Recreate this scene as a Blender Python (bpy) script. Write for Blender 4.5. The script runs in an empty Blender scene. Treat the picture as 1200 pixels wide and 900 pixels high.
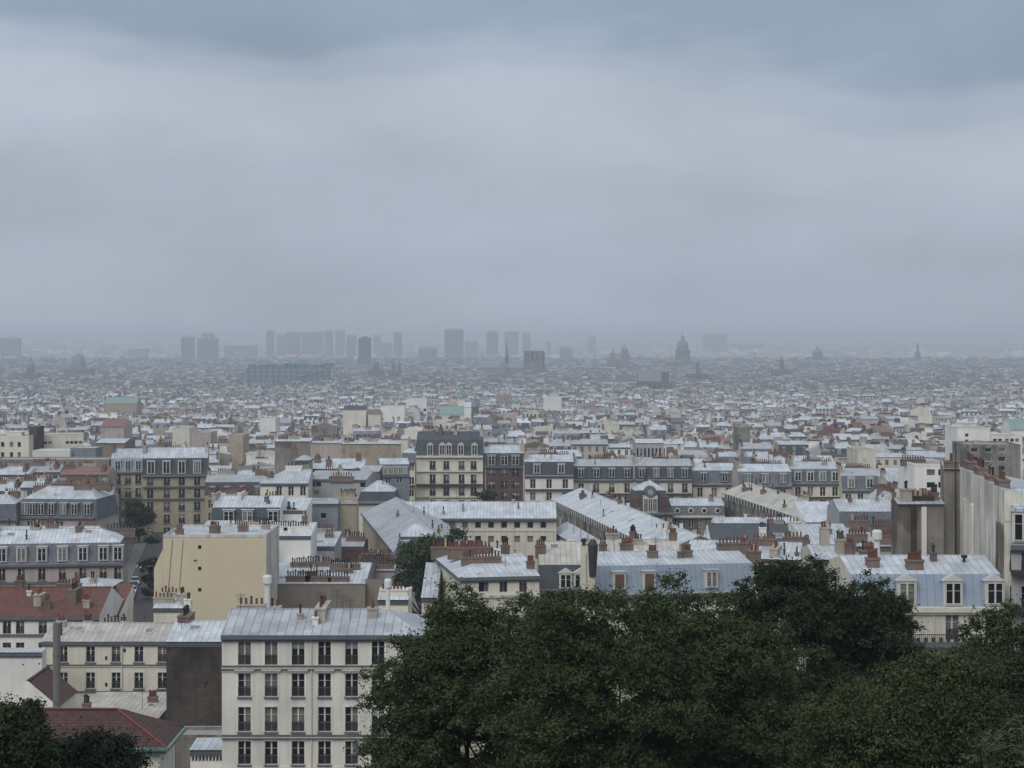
import bpy, bmesh, math, random
import numpy as np
from mathutils import Vector, Matrix, noise as mnoise

R = math.radians
rng = random.Random(11)
sc = bpy.context.scene
COL = sc.collection
F = 2200.0          # focal length in photograph pixels (1200 wide)
CZ = 90.0           # eye height above the river plain

# ------------------------------------------------------------------ camera
cam = bpy.data.cameras.new('camera')
cam_o = bpy.data.objects.new('camera', cam)
COL.objects.link(cam_o)
cam_o.location = (0, 0, CZ)
cam_o.rotation_euler = (R(90), 0, 0)
cam.sensor_width = 36
cam.lens = F / 1200 * 36
cam.shift_y = -50 / 1200
cam.clip_start = 0.5
cam.clip_end = 40000
sc.camera = cam_o

# ------------------------------------------------------------------ world: overcast sky
SUN_EL, SUN_AZ = 48, 205      # azimuth clockwise from +Y
world = bpy.data.worlds.new('World')
sc.world = world
world.use_nodes = True
nt = world.node_tree
nt.nodes.clear()
def wn(t, **k):
    n = nt.nodes.new(t)
    for a, b in k.items(): setattr(n, a, b)
    return n
def wl(a, b): nt.links.new(a, b)
sky = wn('ShaderNodeTexSky', sky_type='NISHITA', sun_disc=False)
sky.sun_elevation = R(SUN_EL); sky.sun_rotation = R(SUN_AZ)
sky.air_density = 1.5; sky.dust_density = 4
tc = wn('ShaderNodeTexCoord')
sep = wn('ShaderNodeSeparateXYZ'); wl(tc.outputs['Generated'], sep.inputs[0])
mp = wn('ShaderNodeMapping'); mp.inputs['Scale'].default_value = (3.2, 1.0, 11); wl(tc.outputs['Generated'], mp.inputs[0])
nz = wn('ShaderNodeTexNoise'); nz.inputs['Scale'].default_value = 1.15; nz.inputs['Detail'].default_value = 5; nz.inputs['Roughness'].default_value = .5
wl(mp.outputs[0], nz.inputs['Vector'])
mp2 = wn('ShaderNodeMapping'); mp2.inputs['Scale'].default_value = (5, 1, 11); mp2.inputs['Location'].default_value = (4, 2, 1); wl(tc.outputs['Generated'], mp2.inputs[0])
nz2 = wn('ShaderNodeTexNoise'); nz2.inputs['Scale'].default_value = 1.6; nz2.inputs['Detail'].default_value = 6; nz2.inputs['Roughness'].default_value = .5
wl(mp2.outputs[0], nz2.inputs['Vector'])
def math_(op, a, b=None, clamp=False):
    n = wn('ShaderNodeMath', operation=op, use_clamp=clamp)
    for i, v in enumerate((a, b)):
        if v is None: continue
        if isinstance(v, (int, float)): n.inputs[i].default_value = v
        else: wl(v, n.inputs[i])
    return n.outputs[0]
# height in the sky, pulled about by the noise and tilted to the right
hz = math_('ADD', sep.outputs['Z'], math_('MULTIPLY', sep.outputs['X'], 0.045))
hz = math_('ADD', hz, math_('MULTIPLY', math_('SUBTRACT', nz.outputs['Fac'], 0.5), 0.13))
ramp = wn('ShaderNodeValToRGB')
wl(hz, ramp.inputs[0])
cr = ramp.color_ramp
cr.interpolation = 'EASE'
stops = [(0.0, (0.373, 0.414, 0.483)), (0.05, (0.353, 0.398, 0.478)), (0.085, (0.368, 0.413, 0.497)), (0.112, (0.413, 0.453, 0.537)), (0.130, (0.410, 0.453, 0.537)),
         (0.147, (0.348, 0.408, 0.500)), (0.168, (0.248, 0.316, 0.408)), (0.24, (0.249, 0.317, 0.404)), (0.45, (0.468, 0.507, 0.571)), (1.0, (0.647, 0.673, 0.719))]
while len(cr.elements) < len(stops): cr.elements.new(0.5)
for e, (p, c) in zip(cr.elements, stops):
    e.position = p; e.color = (*c, 1)
mul = wn('ShaderNodeVectorMath', operation='SCALE'); wl(ramp.outputs[0], mul.inputs[0])
wl(math_('MULTIPLY', math_('ADD', math_('MULTIPLY', math_('SUBTRACT', nz2.outputs['Fac'], .5), .42), 1.0), 10.0), mul.inputs['Scale'])
mix = wn('ShaderNodeMix', data_type='RGBA'); mix.inputs['Factor'].default_value = 0.93
wl(sky.outputs[0], mix.inputs[6]); wl(mul.outputs[0], mix.inputs[7])
bg = wn('ShaderNodeBackground'); bg.inputs['Strength'].default_value = 0.1
wl(mix.outputs[2], bg.inputs['Color'])
wo = wn('ShaderNodeOutputWorld'); wl(bg.outputs[0], wo.inputs['Surface'])

sun = bpy.data.lights.new('sun', 'SUN'); sun.energy = 1.5; sun.angle = R(45); sun.color = (1, .96, .9)
sun_o = bpy.data.objects.new('sun', sun); COL.objects.link(sun_o)
sd = Vector((math.sin(R(SUN_AZ)) * math.cos(R(SUN_EL)), math.cos(R(SUN_AZ)) * math.cos(R(SUN_EL)), math.sin(R(SUN_EL))))
sun_o.rotation_euler = sd.to_track_quat('Z', 'Y').to_euler()
sun_o.location = (0, 0, 300)

vs = sc.view_settings
vs.view_transform = 'Standard'; vs.look = 'None'; vs.gamma = 1; vs.exposure = 0.2; vs.use_curve_mapping = False
cy = sc.cycles
cy.use_denoising = True
cy.volume_bounces = 3; cy.max_bounces = 6; cy.diffuse_bounces = 3; cy.glossy_bounces = 2
cy.transparent_max_bounces = 6
HAZE_DENSITY = 0.000185
HAZE_COLOR = (.79, .87, .97)

# ------------------------------------------------------------------ mesh helpers
def gz(x, y):
    T = ((-80, 88.3), (3, 88.3), (150, 44), (425, 44), (560, 37.5), (700, 31), (1000, 21), (1500, 11), (2500, 4), (4000, 4), (4800, 16), (6000, 18), (9000, 34), (14000, 72))
    if y <= T[0][0]: return T[0][1]
    for (a, za), (b, zb) in zip(T, T[1:]):
        if y <= b: return za + (zb - za) * (y - a) / (b - a)
    return T[-1][1]

def at(px, py, d): return Vector(((px - 600) * d / F, d, CZ - (py - 400) * d / F))
def zat(py, d): return CZ - (py - 400) * d / F

class MB:
    def __init__(s): s.v = []; s.f = []; s.m = []; s.c = []; s.col = (1, 1, 1)
    def poly(s, pts, m=0):
        n = len(s.v); s.v.extend(pts); s.f.append(tuple(range(n, n + len(pts)))); s.m.append(m); s.c.append(s.col)
    def box(s, x0, x1, y0, y1, z0, z1, m=0, mt=None, bottom=True):
        a = [(x0, y0, z0), (x1, y0, z0), (x1, y1, z0), (x0, y1, z0), (x0, y0, z1), (x1, y0, z1), (x1, y1, z1), (x0, y1, z1)]
        n = len(s.v); s.v.extend(a)
        fs = [(0, 1, 5, 4), (1, 2, 6, 5), (2, 3, 7, 6), (3, 0, 4, 7), (4, 5, 6, 7)] + ([(3, 2, 1, 0)] if bottom else [])
        for i, q in enumerate(fs):
            s.f.append(tuple(n + k for k in q)); s.m.append(mt if (mt is not None and i == 4) else m); s.c.append(s.col)
    def prism(s, pl, z0, z1, m=0, mt=None):
        k = len(pl)
        for i in range(k):
            a, b = pl[i], pl[(i + 1) % k]
            s.poly([(a[0], a[1], z0), (b[0], b[1], z0), (b[0], b[1], z1), (a[0], a[1], z1)], m)
        s.poly([(p[0], p[1], z1) for p in pl], m if mt is None else mt)
        s.poly([(p[0], p[1], z0) for p in reversed(pl)], m)
    def lathe(s, prof, n=12, cx=0, cy=0, m=0, ph=0, sy=1):
        rings = []
        for r, z in prof:
            k = len(s.v)
            s.v.extend([(cx + r * math.cos(ph + 2 * math.pi * i / n), cy + sy * r * math.sin(ph + 2 * math.pi * i / n), z) for i in range(n)])
            rings.append(k)
        for a, b in zip(rings, rings[1:]):
            for i in range(n):
                j = (i + 1) % n
                s.f.append((a + i, a + j, b + j, b + i)); s.m.append(m); s.c.append(s.col)
        s.f.append(tuple(rings[-1] + i for i in range(n))); s.m.append(m); s.c.append(s.col)
        s.f.append(tuple(rings[0] + i for i in reversed(range(n)))); s.m.append(m); s.c.append(s.col)
    def tube(s, p0, p1, r0, r1, n=6, m=0):
        p0 = Vector(p0); p1 = Vector(p1); d = (p1 - p0)
        if d.length < 1e-6: return
        q = d.to_track_quat('Z', 'Y'); k = len(s.v)
        for p, r in ((p0, r0), (p1, r1)):
            for i in range(n):
                a = 2 * math.pi * i / n
                s.v.append(tuple(p + q @ Vector((r * math.cos(a), r * math.sin(a), 0))))
        for i in range(n):
            j = (i + 1) % n
            s.f.append((k + i, k + j, k + n + j, k + n + i)); s.m.append(m); s.c.append(s.col)
        s.f.append(tuple(k + n + i for i in range(n))); s.m.append(m); s.c.append(s.col)
        s.f.append(tuple(k + i for i in reversed(range(n)))); s.m.append(m); s.c.append(s.col)
    def mesh(s, name, mats, color=False):
        me = bpy.data.meshes.new(name)
        me.from_pydata([tuple(p) for p in s.v], [], s.f)
        for m in mats: me.materials.append(m)
        me.polygons.foreach_set('material_index', s.m)
        add_uv(me)
        if color:
            at_ = me.attributes.new('tint', 'FLOAT_COLOR', 'CORNER')
            lt = np.zeros(len(me.polygons), np.int32); me.polygons.foreach_get('loop_total', lt)
            c = np.ones((len(s.c), 4), np.float32); c[:, :3] = np.array(s.c, np.float32)
            at_.data.foreach_set('color', np.repeat(c, lt, axis=0).ravel())
        return me
    def build(s, name, mats, parent=None, loc=(0, 0, 0), rz=0, color=False):
        return link(name, s.mesh(name, mats, color), parent, loc, rz)

def add_uv(me):
    n = len(me.polygons); nl = len(me.loops)
    if not n: return
    nor = np.zeros(n * 3, np.float32); me.polygons.foreach_get('normal', nor); nor = nor.reshape(n, 3)
    lt = np.zeros(n, np.int32); me.polygons.foreach_get('loop_total', lt)
    vi = np.zeros(nl, np.int32); me.loops.foreach_get('vertex_index', vi)
    co = np.zeros(len(me.vertices) * 3, np.float32); me.vertices.foreach_get('co', co); co = co.reshape(-1, 3)[vi]
    u = np.stack([-nor[:, 1], nor[:, 0], np.zeros(n)], 1)
    L = np.linalg.norm(u, axis=1)
    flat = L < 0.02
    u[flat] = (1, 0, 0); L[flat] = 1
    u /= L[:, None]
    v = np.cross(nor, u)
    u = np.repeat(u, lt, axis=0); v = np.repeat(v, lt, axis=0)
    uv = np.stack([(co * u).sum(1), (co * v).sum(1)], 1).astype(np.float32)
    lay = me.uv_layers.new(name='UVMap')
    lay.data.foreach_set('uv', uv.ravel())

def link(name, data, parent=None, loc=(0, 0, 0), rz=0):
    o = bpy.data.objects.new(name, data); COL.objects.link(o)
    o.location = loc; o.rotation_euler = (0, 0, rz)
    if parent is not None: o.parent = parent
    return o
def thing(name, label, cat, loc=(0, 0, 0), rz=0, group=None):
    o = bpy.data.objects.new(name, None); COL.objects.link(o)
    o.empty_display_size = .5
    o.location = loc; o.rotation_euler = (0, 0, rz); o['label'] = label; o['category'] = cat
    if group: o['group'] = group
    return o
def dup(o, parent, loc, rz=0):
    c = o.copy(); COL.objects.link(c); c.parent = parent; c.location = loc; c.rotation_euler = (0, 0, rz)
    return c

# ------------------------------------------------------------------ materials
MATS = {}
def mat_base(name):
    m = bpy.data.materials.new(name); m.use_nodes = True
    t = m.node_tree; b = t.nodes['Principled BSDF']
    MATS[name] = m
    def N(ty, **k):
        n = t.nodes.new(ty)
        for a, v in k.items(): setattr(n, a, v)
        return n
    def Lk(a, c): t.links.new(a, c)
    def M(op, a, b_=None, c_=None, clamp=False):
        n = N('ShaderNodeMath', operation=op, use_clamp=clamp)
        for i, v in enumerate((a, b_, c_)):
            if v is None: continue
            if isinstance(v, (int, float)): n.inputs[i].default_value = v
            else: Lk(v, n.inputs[i])
        return n.outputs[0]
    def noise(scale, detail=4, rough=.55, vec=None, stretch=None):
        n = N('ShaderNodeTexNoise'); n.inputs['Scale'].default_value = scale; n.inputs['Detail'].default_value = detail; n.inputs['Roughness'].default_value = rough
        if vec is None: vec = N('ShaderNodeNewGeometry').outputs['Position']
        if stretch:
            p = N('ShaderNodeMapping'); p.inputs['Scale'].default_value = stretch; Lk(vec, p.inputs[0]); vec = p.outputs[0]
        Lk(vec, n.inputs['Vector']); return n.outputs['Fac']
    def mixc(f, a, c):
        n = N('ShaderNodeMix', data_type='RGBA')
        for i, v in ((0, f), (6, a), (7, c)):
            if isinstance(v, (int, float)): n.inputs[i].default_value = v
            elif isinstance(v, tuple): n.inputs[i].default_value = (*v, 1)
            else: Lk(v, n.inputs[i])
        return n.outputs[2]
    def scale(c, f):
        n = N('ShaderNodeVectorMath', operation='SCALE')
        if isinstance(c, tuple): n.inputs[0].default_value = c
        else: Lk(c, n.inputs[0])
        if isinstance(f, (int, float)): n.inputs['Scale'].default_value = f
        else: Lk(f, n.inputs['Scale'])
        return n.outputs[0]
    def uv():
        s = N('ShaderNodeSeparateXYZ'); Lk(N('ShaderNodeUVMap').outputs[0], s.inputs[0]); return s.outputs[0], s.outputs[1]
    def rnd(): return N('ShaderNodeObjectInfo').outputs['Random']
    def white(*vals):
        n = N('ShaderNodeTexWhiteNoise', noise_dimensions='3D'); c = N('ShaderNodeCombineXYZ')
        for i, v in enumerate(vals):
            if isinstance(v, (int, float)): c.inputs[i].default_value = v
            else: Lk(v, c.inputs[i])
        Lk(c.outputs[0], n.inputs['Vector']); return n.outputs['Value']
    def out(c, rough=.8, spec=.3):
        if isinstance(c, tuple): b.inputs['Base Color'].default_value = (*c, 1)
        else: Lk(c, b.inputs['Base Color'])
        if isinstance(rough, (int, float)): b.inputs['Roughness'].default_value = rough
        else: Lk(rough, b.inputs['Roughness'])
        b.inputs['Specular IOR Level'].default_value = spec
        return m
    class K: pass
    k = K(); k.__dict__.update(m=m, t=t, b=b, N=N, L=Lk, M=M, noise=noise, mixc=mixc, scale=scale, uv=uv, rnd=rnd, white=white, out=out)
    return k

def plain(name, c, rough=.7, spec=.3, var=.12):
    k = mat_base(name)
    n = k.noise(1.3, 3)
    return k.out(k.scale(c, k.M('ADD', k.M('MULTIPLY', k.M('SUBTRACT', n, .5), var * 3), 1.0)), rough, spec)

def wallmat(name, c, dirt=.26, streak=.27, blocks=False, rvar=.16, rough=.9, patch=0, pcol=(.3, .27, .22)):
    k = mat_base(name)
    d = k.M('SUBTRACT', k.noise(.22, 6, .6), .38, clamp=True)
    s = k.M('SUBTRACT', k.noise(1.0, 4, .6, stretch=(1.3, 1.3, .09)), .45, clamp=True)
    f = k.M('SUBTRACT', 1.0, k.M('MULTIPLY', d, dirt * 2.2))
    f = k.M('MULTIPLY', f, k.M('SUBTRACT', 1.0, k.M('MULTIPLY', s, streak * 2.6)))
    f = k.M('MULTIPLY', f, k.M('ADD', 1 - rvar / 2, k.M('MULTIPLY', k.rnd(), rvar)))
    fine = k.M('ADD', .93, k.M('MULTIPLY', k.noise(4.0, 3, .6), .14))
    f = k.M('MULTIPLY', f, fine)
    if blocks:
        u, v = k.uv()
        row = k.M('FLOOR', k.M('DIVIDE', v, .45))
        col = k.M('FLOOR', k.M('ADD', k.M('DIVIDE', u, .9), k.M('MULTIPLY', k.M('MODULO', row, 2.0), .5)))
        f = k.M('MULTIPLY', f, k.M('ADD', .88, k.M('MULTIPLY', k.white(row, col, 1.7), .2)))
        jt = k.M('LESS_THAN', k.M('FRACT', k.M('DIVIDE', v, .45)), .1)
        f = k.M('MULTIPLY', f, k.M('SUBTRACT', 1.0, k.M('MULTIPLY', jt, .25)))
    cc = c
    if patch:
        pm = k.M('MULTIPLY', k.M('SUBTRACT', k.noise(.16, 5, .55, stretch=(1, 1, .7)), .53), 22.0, clamp=True)
        cc = k.mixc(k.M('MULTIPLY', pm, patch), c, pcol)
    return k.out(k.scale(cc, f), rough, .2)

def seamroof(name, c, pitch=.62, seam=.55, var=.16, stain=.35, rough=.5, spec=.45, joint=2.0):
    """sheet metal laid in strips: seams, cross joints, tone per sheet, weather stains"""
    k = mat_base(name)
    u, v = k.uv()
    us = k.M('DIVIDE', u, pitch)
    cell = k.M('FLOOR', us)
    vj = k.M('DIVIDE', k.M('ADD', v, k.M('MULTIPLY', k.white(cell, 3.1, .5), joint)), joint)
    w = k.white(cell, k.M('FLOOR', vj), k.rnd())
    f = k.M('ADD', 1 - var / 2, k.M('MULTIPLY', w, var))
    line = k.M('LESS_THAN', k.M('FRACT', us), .085)
    f = k.M('MULTIPLY', f, k.M('SUBTRACT', 1.0, k.M('MULTIPLY', line, seam)))
    jl = k.M('LESS_THAN', k.M('FRACT', vj), .02)
    f = k.M('MULTIPLY', f, k.M('SUBTRACT', 1.0, k.M('MULTIPLY', jl, seam * .5)))
    st = k.M('SUBTRACT', k.noise(.35, 6, .65), .42, clamp=True)
    f = k.M('MULTIPLY', f, k.M('SUBTRACT', 1.0, k.M('MULTIPLY', st, stain * 2)))
    f = k.M('MULTIPLY', f, k.M('ADD', .88, k.M('MULTIPLY', k.rnd(), .2)))
    rgh = k.M('ADD', rough - .1, k.M('MULTIPLY', k.noise(.8, 3), .25))
    return k.out(k.scale(c, f), rgh, spec)

def tileroof(name, c, rowh=.28, colw=.22, moss=.2, seam=.35):
    k = mat_base(name)
    u, v = k.uv()
    r = k.M('FLOOR', k.M('DIVIDE', v, rowh)); cc = k.M('FLOOR', k.M('DIVIDE', u, colw))
    f = k.M('ADD', .78, k.M('MULTIPLY', k.white(r, cc, 2.3), .44))
    f = k.M('MULTIPLY', f, k.M('SUBTRACT', 1.0, k.M('MULTIPLY', k.M('LESS_THAN', k.M('FRACT', k.M('DIVIDE', v, rowh)), .2), seam)))
    f = k.M('MULTIPLY', f, k.M('ADD', .65, k.M('MULTIPLY', k.noise(.5, 5, .6), .7)))
    f = k.M('MULTIPLY', f, k.M('ADD', .85, k.M('MULTIPLY', k.rnd(), .3)))
    col = k.mixc(k.M('MULTIPLY', k.M('SUBTRACT', k.noise(.9, 5, .6), .5, clamp=True), moss * 4), k.scale(c, f), (.09, .085, .06))
    return k.out(col, .75, .3)

W_ = {}
W_['cream'] = wallmat('cream_render', (.66, .63, .535))
W_['white'] = wallmat('white_render', (.74, .73, .69), dirt=.22, streak=.2)
W_['front'] = wallmat('pale_cream_stucco', (.74, .72, .655), dirt=.24, streak=.3)
W_['grey'] = wallmat('grey_render', (.38, .385, .385))
W_['tan'] = wallmat('tan_stone', (.40, .35, .27), blocks=True)
W_['pinkish'] = wallmat('pinkish_render', (.46, .40, .365))
W_['yellow'] = wallmat('yellow_render', (.57, .50, .37), dirt=.10, streak=.05)
W_['taupe'] = wallmat('taupe_render', (.25, .22, .185), dirt=.25, streak=.2, patch=.3, pcol=(.21, .19, .165))
W_['stain'] = wallmat('stained_party_wall', (.70, .675, .60), dirt=.5, streak=.75, patch=.5, pcol=(.5, .48, .42))
W_['brown'] = wallmat('brown_party_wall', (.275, .255, .225), dirt=.6, streak=.5, patch=.8, pcol=(.135, .105, .09))
W_['dark'] = wallmat('sooty_rubble', (.095, .08, .072), dirt=.7, streak=.5, blocks=True, patch=.7, pcol=(.05, .042, .04))
W_['brick'] = wallmat('red_brown_brick', (.115, .075, .067), dirt=.4, streak=.2, blocks=True)
W_['greyblue'] = wallmat('blue_grey_render', (.20, .23, .26), dirt=.2)
Z = {}
Z['zinc'] = seamroof('pale_zinc', (.465, .515, .565), stain=.55, var=.26)
Z['zincmid'] = seamroof('grey_zinc', (.34, .37, .41), pitch=.78, stain=.6, var=.26)
Z['zincdull'] = seamroof('dull_zinc', (.36, .39, .42), stain=.5)
Z['zincold'] = seamroof('old_beige_zinc', (.44, .425, .395), stain=.6, var=.24)
Z['zincdark'] = seamroof('dark_zinc', (.17, .195, .225))
Z['blue'] = seamroof('pale_blue_painted_zinc', (.225, .285, .365), seam=.35, stain=.2, var=.08)
Z['slate'] = tileroof('blue_grey_slate', (.056, .066, .08), rowh=.22, colw=.2, moss=.08, seam=.2)
Z['slatelight'] = tileroof('light_grey_slate', (.115, .13, .15), rowh=.22, colw=.2, moss=.08, seam=.2)
Z['tile'] = tileroof('red_brown_tile', (.118, .054, .042), moss=.15)
Z['tilepink'] = tileroof('faded_red_tile', (.20, .125, .115), moss=.1)
Z['tiledark'] = tileroof('dark_red_tile', (.068, .036, .033), rowh=.33, moss=.1, seam=.5)
Z['gravel'] = plain('grey_gravel_roof', (.27, .265, .25), .9, .1, .3)
Z['copper'] = seamroof('green_copper', (.17, .255, .235), seam=.2)
M_glass = plain('window_glass', (.012, .014, .017), .12, .35, .1)
M_glass2 = plain('curtained_glass', (.16, .16, .155), .2, .5, .5)
M_frame = plain('white_window_frame', (.56, .56, .53), .6)
M_frameg = plain('grey_window_frame', (.30, .30, .29), .6)
M_iron = plain('dark_iron', (.035, .036, .04), .6)
M_pot = plain('terracotta', (.135, .062, .05), .8, .2, .3)
M_potd = plain('black_pot', (.03, .028, .028), .8, .2, .3)
M_potl = plain('buff_pot', (.42, .33, .25), .8, .2, .3)
M_trim = plain('stone_trim', (.55, .53, .47), .8, .2, .2)
M_trimd = plain('grey_zinc_trim', (.115, .125, .14), .7, .3, .2)
M_shut = plain('brown_shutter', (.13, .07, .055), .7)
M_stack = wallmat('brick_stack', (.20, .155, .132), dirt=.5, streak=.3)
M_stackl = wallmat('rendered_stack', (.45, .41, .35), dirt=.5, streak=.5)
M_steel = plain('grey_steel', (.16, .155, .15), .45, .5)
M_cowl = plain('white_cowl', (.6, .62, .6), .5)
M_green = plain('green_gutter', (.10, .18, .15), .5)
M_red = plain('red_ridge_tile', (.19, .05, .045), .6)
# ------------------------------------------------------------------ ground
def ground():
    ys = [-50, -10, 3, 40, 80, 150, 300, 425, 560, 700, 850, 1000, 1250, 1500, 2000, 2500, 3200, 4000, 4800, 6000, 7500, 9000, 11000, 14000]
    mb = MB()
    xs = [-1, -.5, -.2, 0, .2, .5, 1]
    g = [[(f * (y * .42 + 260), y, gz(0, y)) for f in xs] for y in ys]
    for a, b in zip(g, g[1:]):
        for i in range(len(xs) - 1): mb.poly([a[i], a[i + 1], b[i + 1], b[i]])
    k = mat_base('city_ground')
    o = mb.build('ground', [k.out(k.scale((.085, .085, .08), k.M('ADD', .6, k.M('MULTIPLY', k.noise(.08, 6), .8))), .95, .1)])
    o['kind'] = 'structure'
ground()

# ------------------------------------------------------------------ windows and chimney pots (meshes shared by their copies)
_wm = {}
def win_mesh(w, h, style, split):
    """style: c casement, s small plain, k shuttered, g gridded studio glazing; split: separate pane mesh"""
    key = (round(w, 2), round(h, 2), style, split)
    if key in _wm: return _wm[key]
    t = .035 if split else max(.06, w * .055)
    a = MB()
    a.box(-w / 2, -w / 2 + t, -.03, .05, 0, h); a.box(w / 2 - t, w / 2, -.03, .05, 0, h)
    a.box(-w / 2 + t, w / 2 - t, -.03, .05, h - t, h); a.box(-w / 2 + t, w / 2 - t, -.03, .05, 0, t)
    if style in ('c', 'g'):
        n = 1 if style == 'c' else 3
        for i in range(n):
            x = -w / 2 + w * (i + 1) / (n + 1)
            a.box(x - .065, x + .065, -.04, .045, t, h - t)
        for q in ((.36, .68) if split or style == 'g' else (.62,)):
            a.box(-w / 2 + t, w / 2 - t, -.025, .04, h * q - .012, h * q + .015)
    p = MB()
    p.box(-w / 2 + t * .5, w / 2 - t * .5, .052, .075, t * .5, h - t * .5)
    if style == 'k':
        q = MB(); q.box(-w / 2 + t, w / 2 - t, .0, .05, t, h - t)
        q.box(-.03, .03, -.015, 0, t, h - t)
        p = q
    if split:
        r = MB()
        y = -.14
        r.box(-w / 2, w / 2, y - .02, y + .02, .86, .90); r.box(-w / 2, w / 2, y - .015, y + .015, .10, .13)
        nb = max(6, int(w / .085))
        for i in range(nb + 1):
            x = -w / 2 + .02 + (w - .04) * i / nb
            r.box(x - .022, x + .022, y - .012, y + .012, .13, .86)
        _wm[key] = (a, p, r.mesh('railing', [M_iron]))
        fm = a.mesh('window', [M_frame]); pm = [p.mesh('pane', [M_shut if style == 'k' else g]) for g in (M_glass, M_glass2)]
        hb = MB(); hb.box(-w / 2 + t * .5, w / 2 - t * .5, .054, .075, t * .5, h * .6); hb.box(-w / 2 + t * .5, w / 2 - t * .5, .035, .075, h * .6 + .003, h - t * .5, 1)
        pm.append(hb.mesh('pane', [M_glass, M_frameg]))
        hc = MB(); hc.box(-w / 2 + t * .5, w * .04, .052, .075, t * .5, h - t * .5); hc.box(w * .04 + .003, w / 2 - t * .5, .045, .075, t * .5, h - t * .5, 1)
        pm.append(hc.mesh('pane', [M_glass, M_glass2]))
        _wm[key] = (fm, pm, _wm[key][2])
    else:
        n0 = len(a.f)
        res = []
        for g in (M_glass, M_glass2):
            c = MB(); c.v = list(a.v); c.f = list(a.f); c.m = list(a.m); c.c = list(a.c)
            off = len(c.v); c.v += p.v; c.f += [tuple(off + i for i in f) for f in p.f]; c.m += [1] * len(p.f); c.c += p.c
            res.append(c.mesh('window', [M_frame if style != 's' else M_iron, M_shut if style == 'k' else g]))
        _wm[key] = res
    return _wm[key]

def put_window(parent, x, y, z, w, h, style, split, rz=0, rail=True):
    r = win_mesh(w, h, style, split)
    curtained = 1 if rng.random() < .28 else 0  # some windows take the curtained glass at random
    if split:
        o = link('window', r[0], parent, (x, y, z), rz)
        u = rng.random()
        link('pane', r[1][0 if u < .5 else 1 if u < .68 else 2 if u < .84 else 3] if style != 'k' else r[1][0], o)
        if rail and style == 'c': link('railing', r[2], o)
    else:
        link('window', r[curtained], parent, (x, y, z), rz)

_pm = {}
def pot_mesh(kind):
    if kind not in _pm:
        b = MB()
        if kind == 'p': b.lathe([(.125, 0), (.10, .5), (.125, .52), (.125, .6)], 7); m = M_pot
        elif kind == 'd': b.lathe([(.10, 0), (.09, .55), (.14, .57), (.14, .7), (.07, .78)], 7); m = M_potd
        else: b.lathe([(.15, 0), (.12, .7), (.15, .72), (.15, .8)], 7); m = M_potl
        _pm[kind] = b.mesh('chimney_pot', [m])
    return _pm[kind]

def wall_face(mb, p0, u, W, z0, z1, rects, rec=.2, m=0, mrev=None):
    """one side of a wall with real openings; u is the unit direction along it, the inside lies to its left"""
    inw = (-u[1], u[0])
    def P(s, z, d=0): return (p0[0] + u[0] * s + inw[0] * d, p0[1] + u[1] * s + inw[1] * d, z)
    rects = [(x - w / 2, x + w / 2, a, a + h) for (x, a, w, h, *_r) in rects]
    rects = [r for r in rects if r[0] > .02 and r[1] < W - .02 and r[2] > z0 + .02 and r[3] < z1 - .02]
    if not rects:
        mb.poly([P(0, z0), P(W, z0), P(W, z1), P(0, z1)], m); return
    xs = sorted({0, W, *[round(v, 3) for r in rects for v in r[:2]]}); zs = sorted({z0, z1, *[round(v, 3) for r in rects for v in r[2:]]})
    for a, b in zip(xs, xs[1:]):
        for c, d in zip(zs, zs[1:]):
            cx, cz = (a + b) / 2, (c + d) / 2
            if any(r[0] < cx < r[1] and r[2] < cz < r[3] for r in rects): continue
            mb.poly([P(a, c), P(b, c), P(b, d), P(a, d)], m)
    k = m if mrev is None else mrev
    for a, b, c, d in rects:
        mb.poly([P(a, c), P(a, d), P(a, d, rec), P(a, c, rec)], k); mb.poly([P(b, d), P(b, c), P(b, c, rec), P(b, d, rec)], k)
        mb.poly([P(a, d), P(b, d), P(b, d, rec), P(a, d, rec)], k); mb.poly([P(b, c), P(a, c), P(a, c, rec), P(b, c, rec)], k)
        mb.poly([P(a, c, rec + .08), P(b, c, rec + .08), P(b, d, rec + .08), P(a, d, rec + .08)], k)

def profile(kind, D, rise, hm, ov):
    if kind == 'gable': return [(-ov, -.04), (D / 2, rise), (D + ov, -.04)]
    if kind == 'mansard': return [(.1, 0), (.1 + hm * .32, hm), (D / 2, hm + rise), (D - .1 - hm * .32, hm), (D - .1, 0)]
    if kind == 'shed': return [(-ov, 0), (D, rise), (D, 0)]
    if kind == 'shedback': return [(0, 0), (0, rise), (D + ov, 0)]
    return [(0, 0), (D, 0)]

def roof_z(prof, y):
    for (a, za), (b, zb) in zip(prof, prof[1:]):
        if b > a and a <= y <= b: return za + (zb - za) * (y - a) / (b - a)
    return 0

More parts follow.
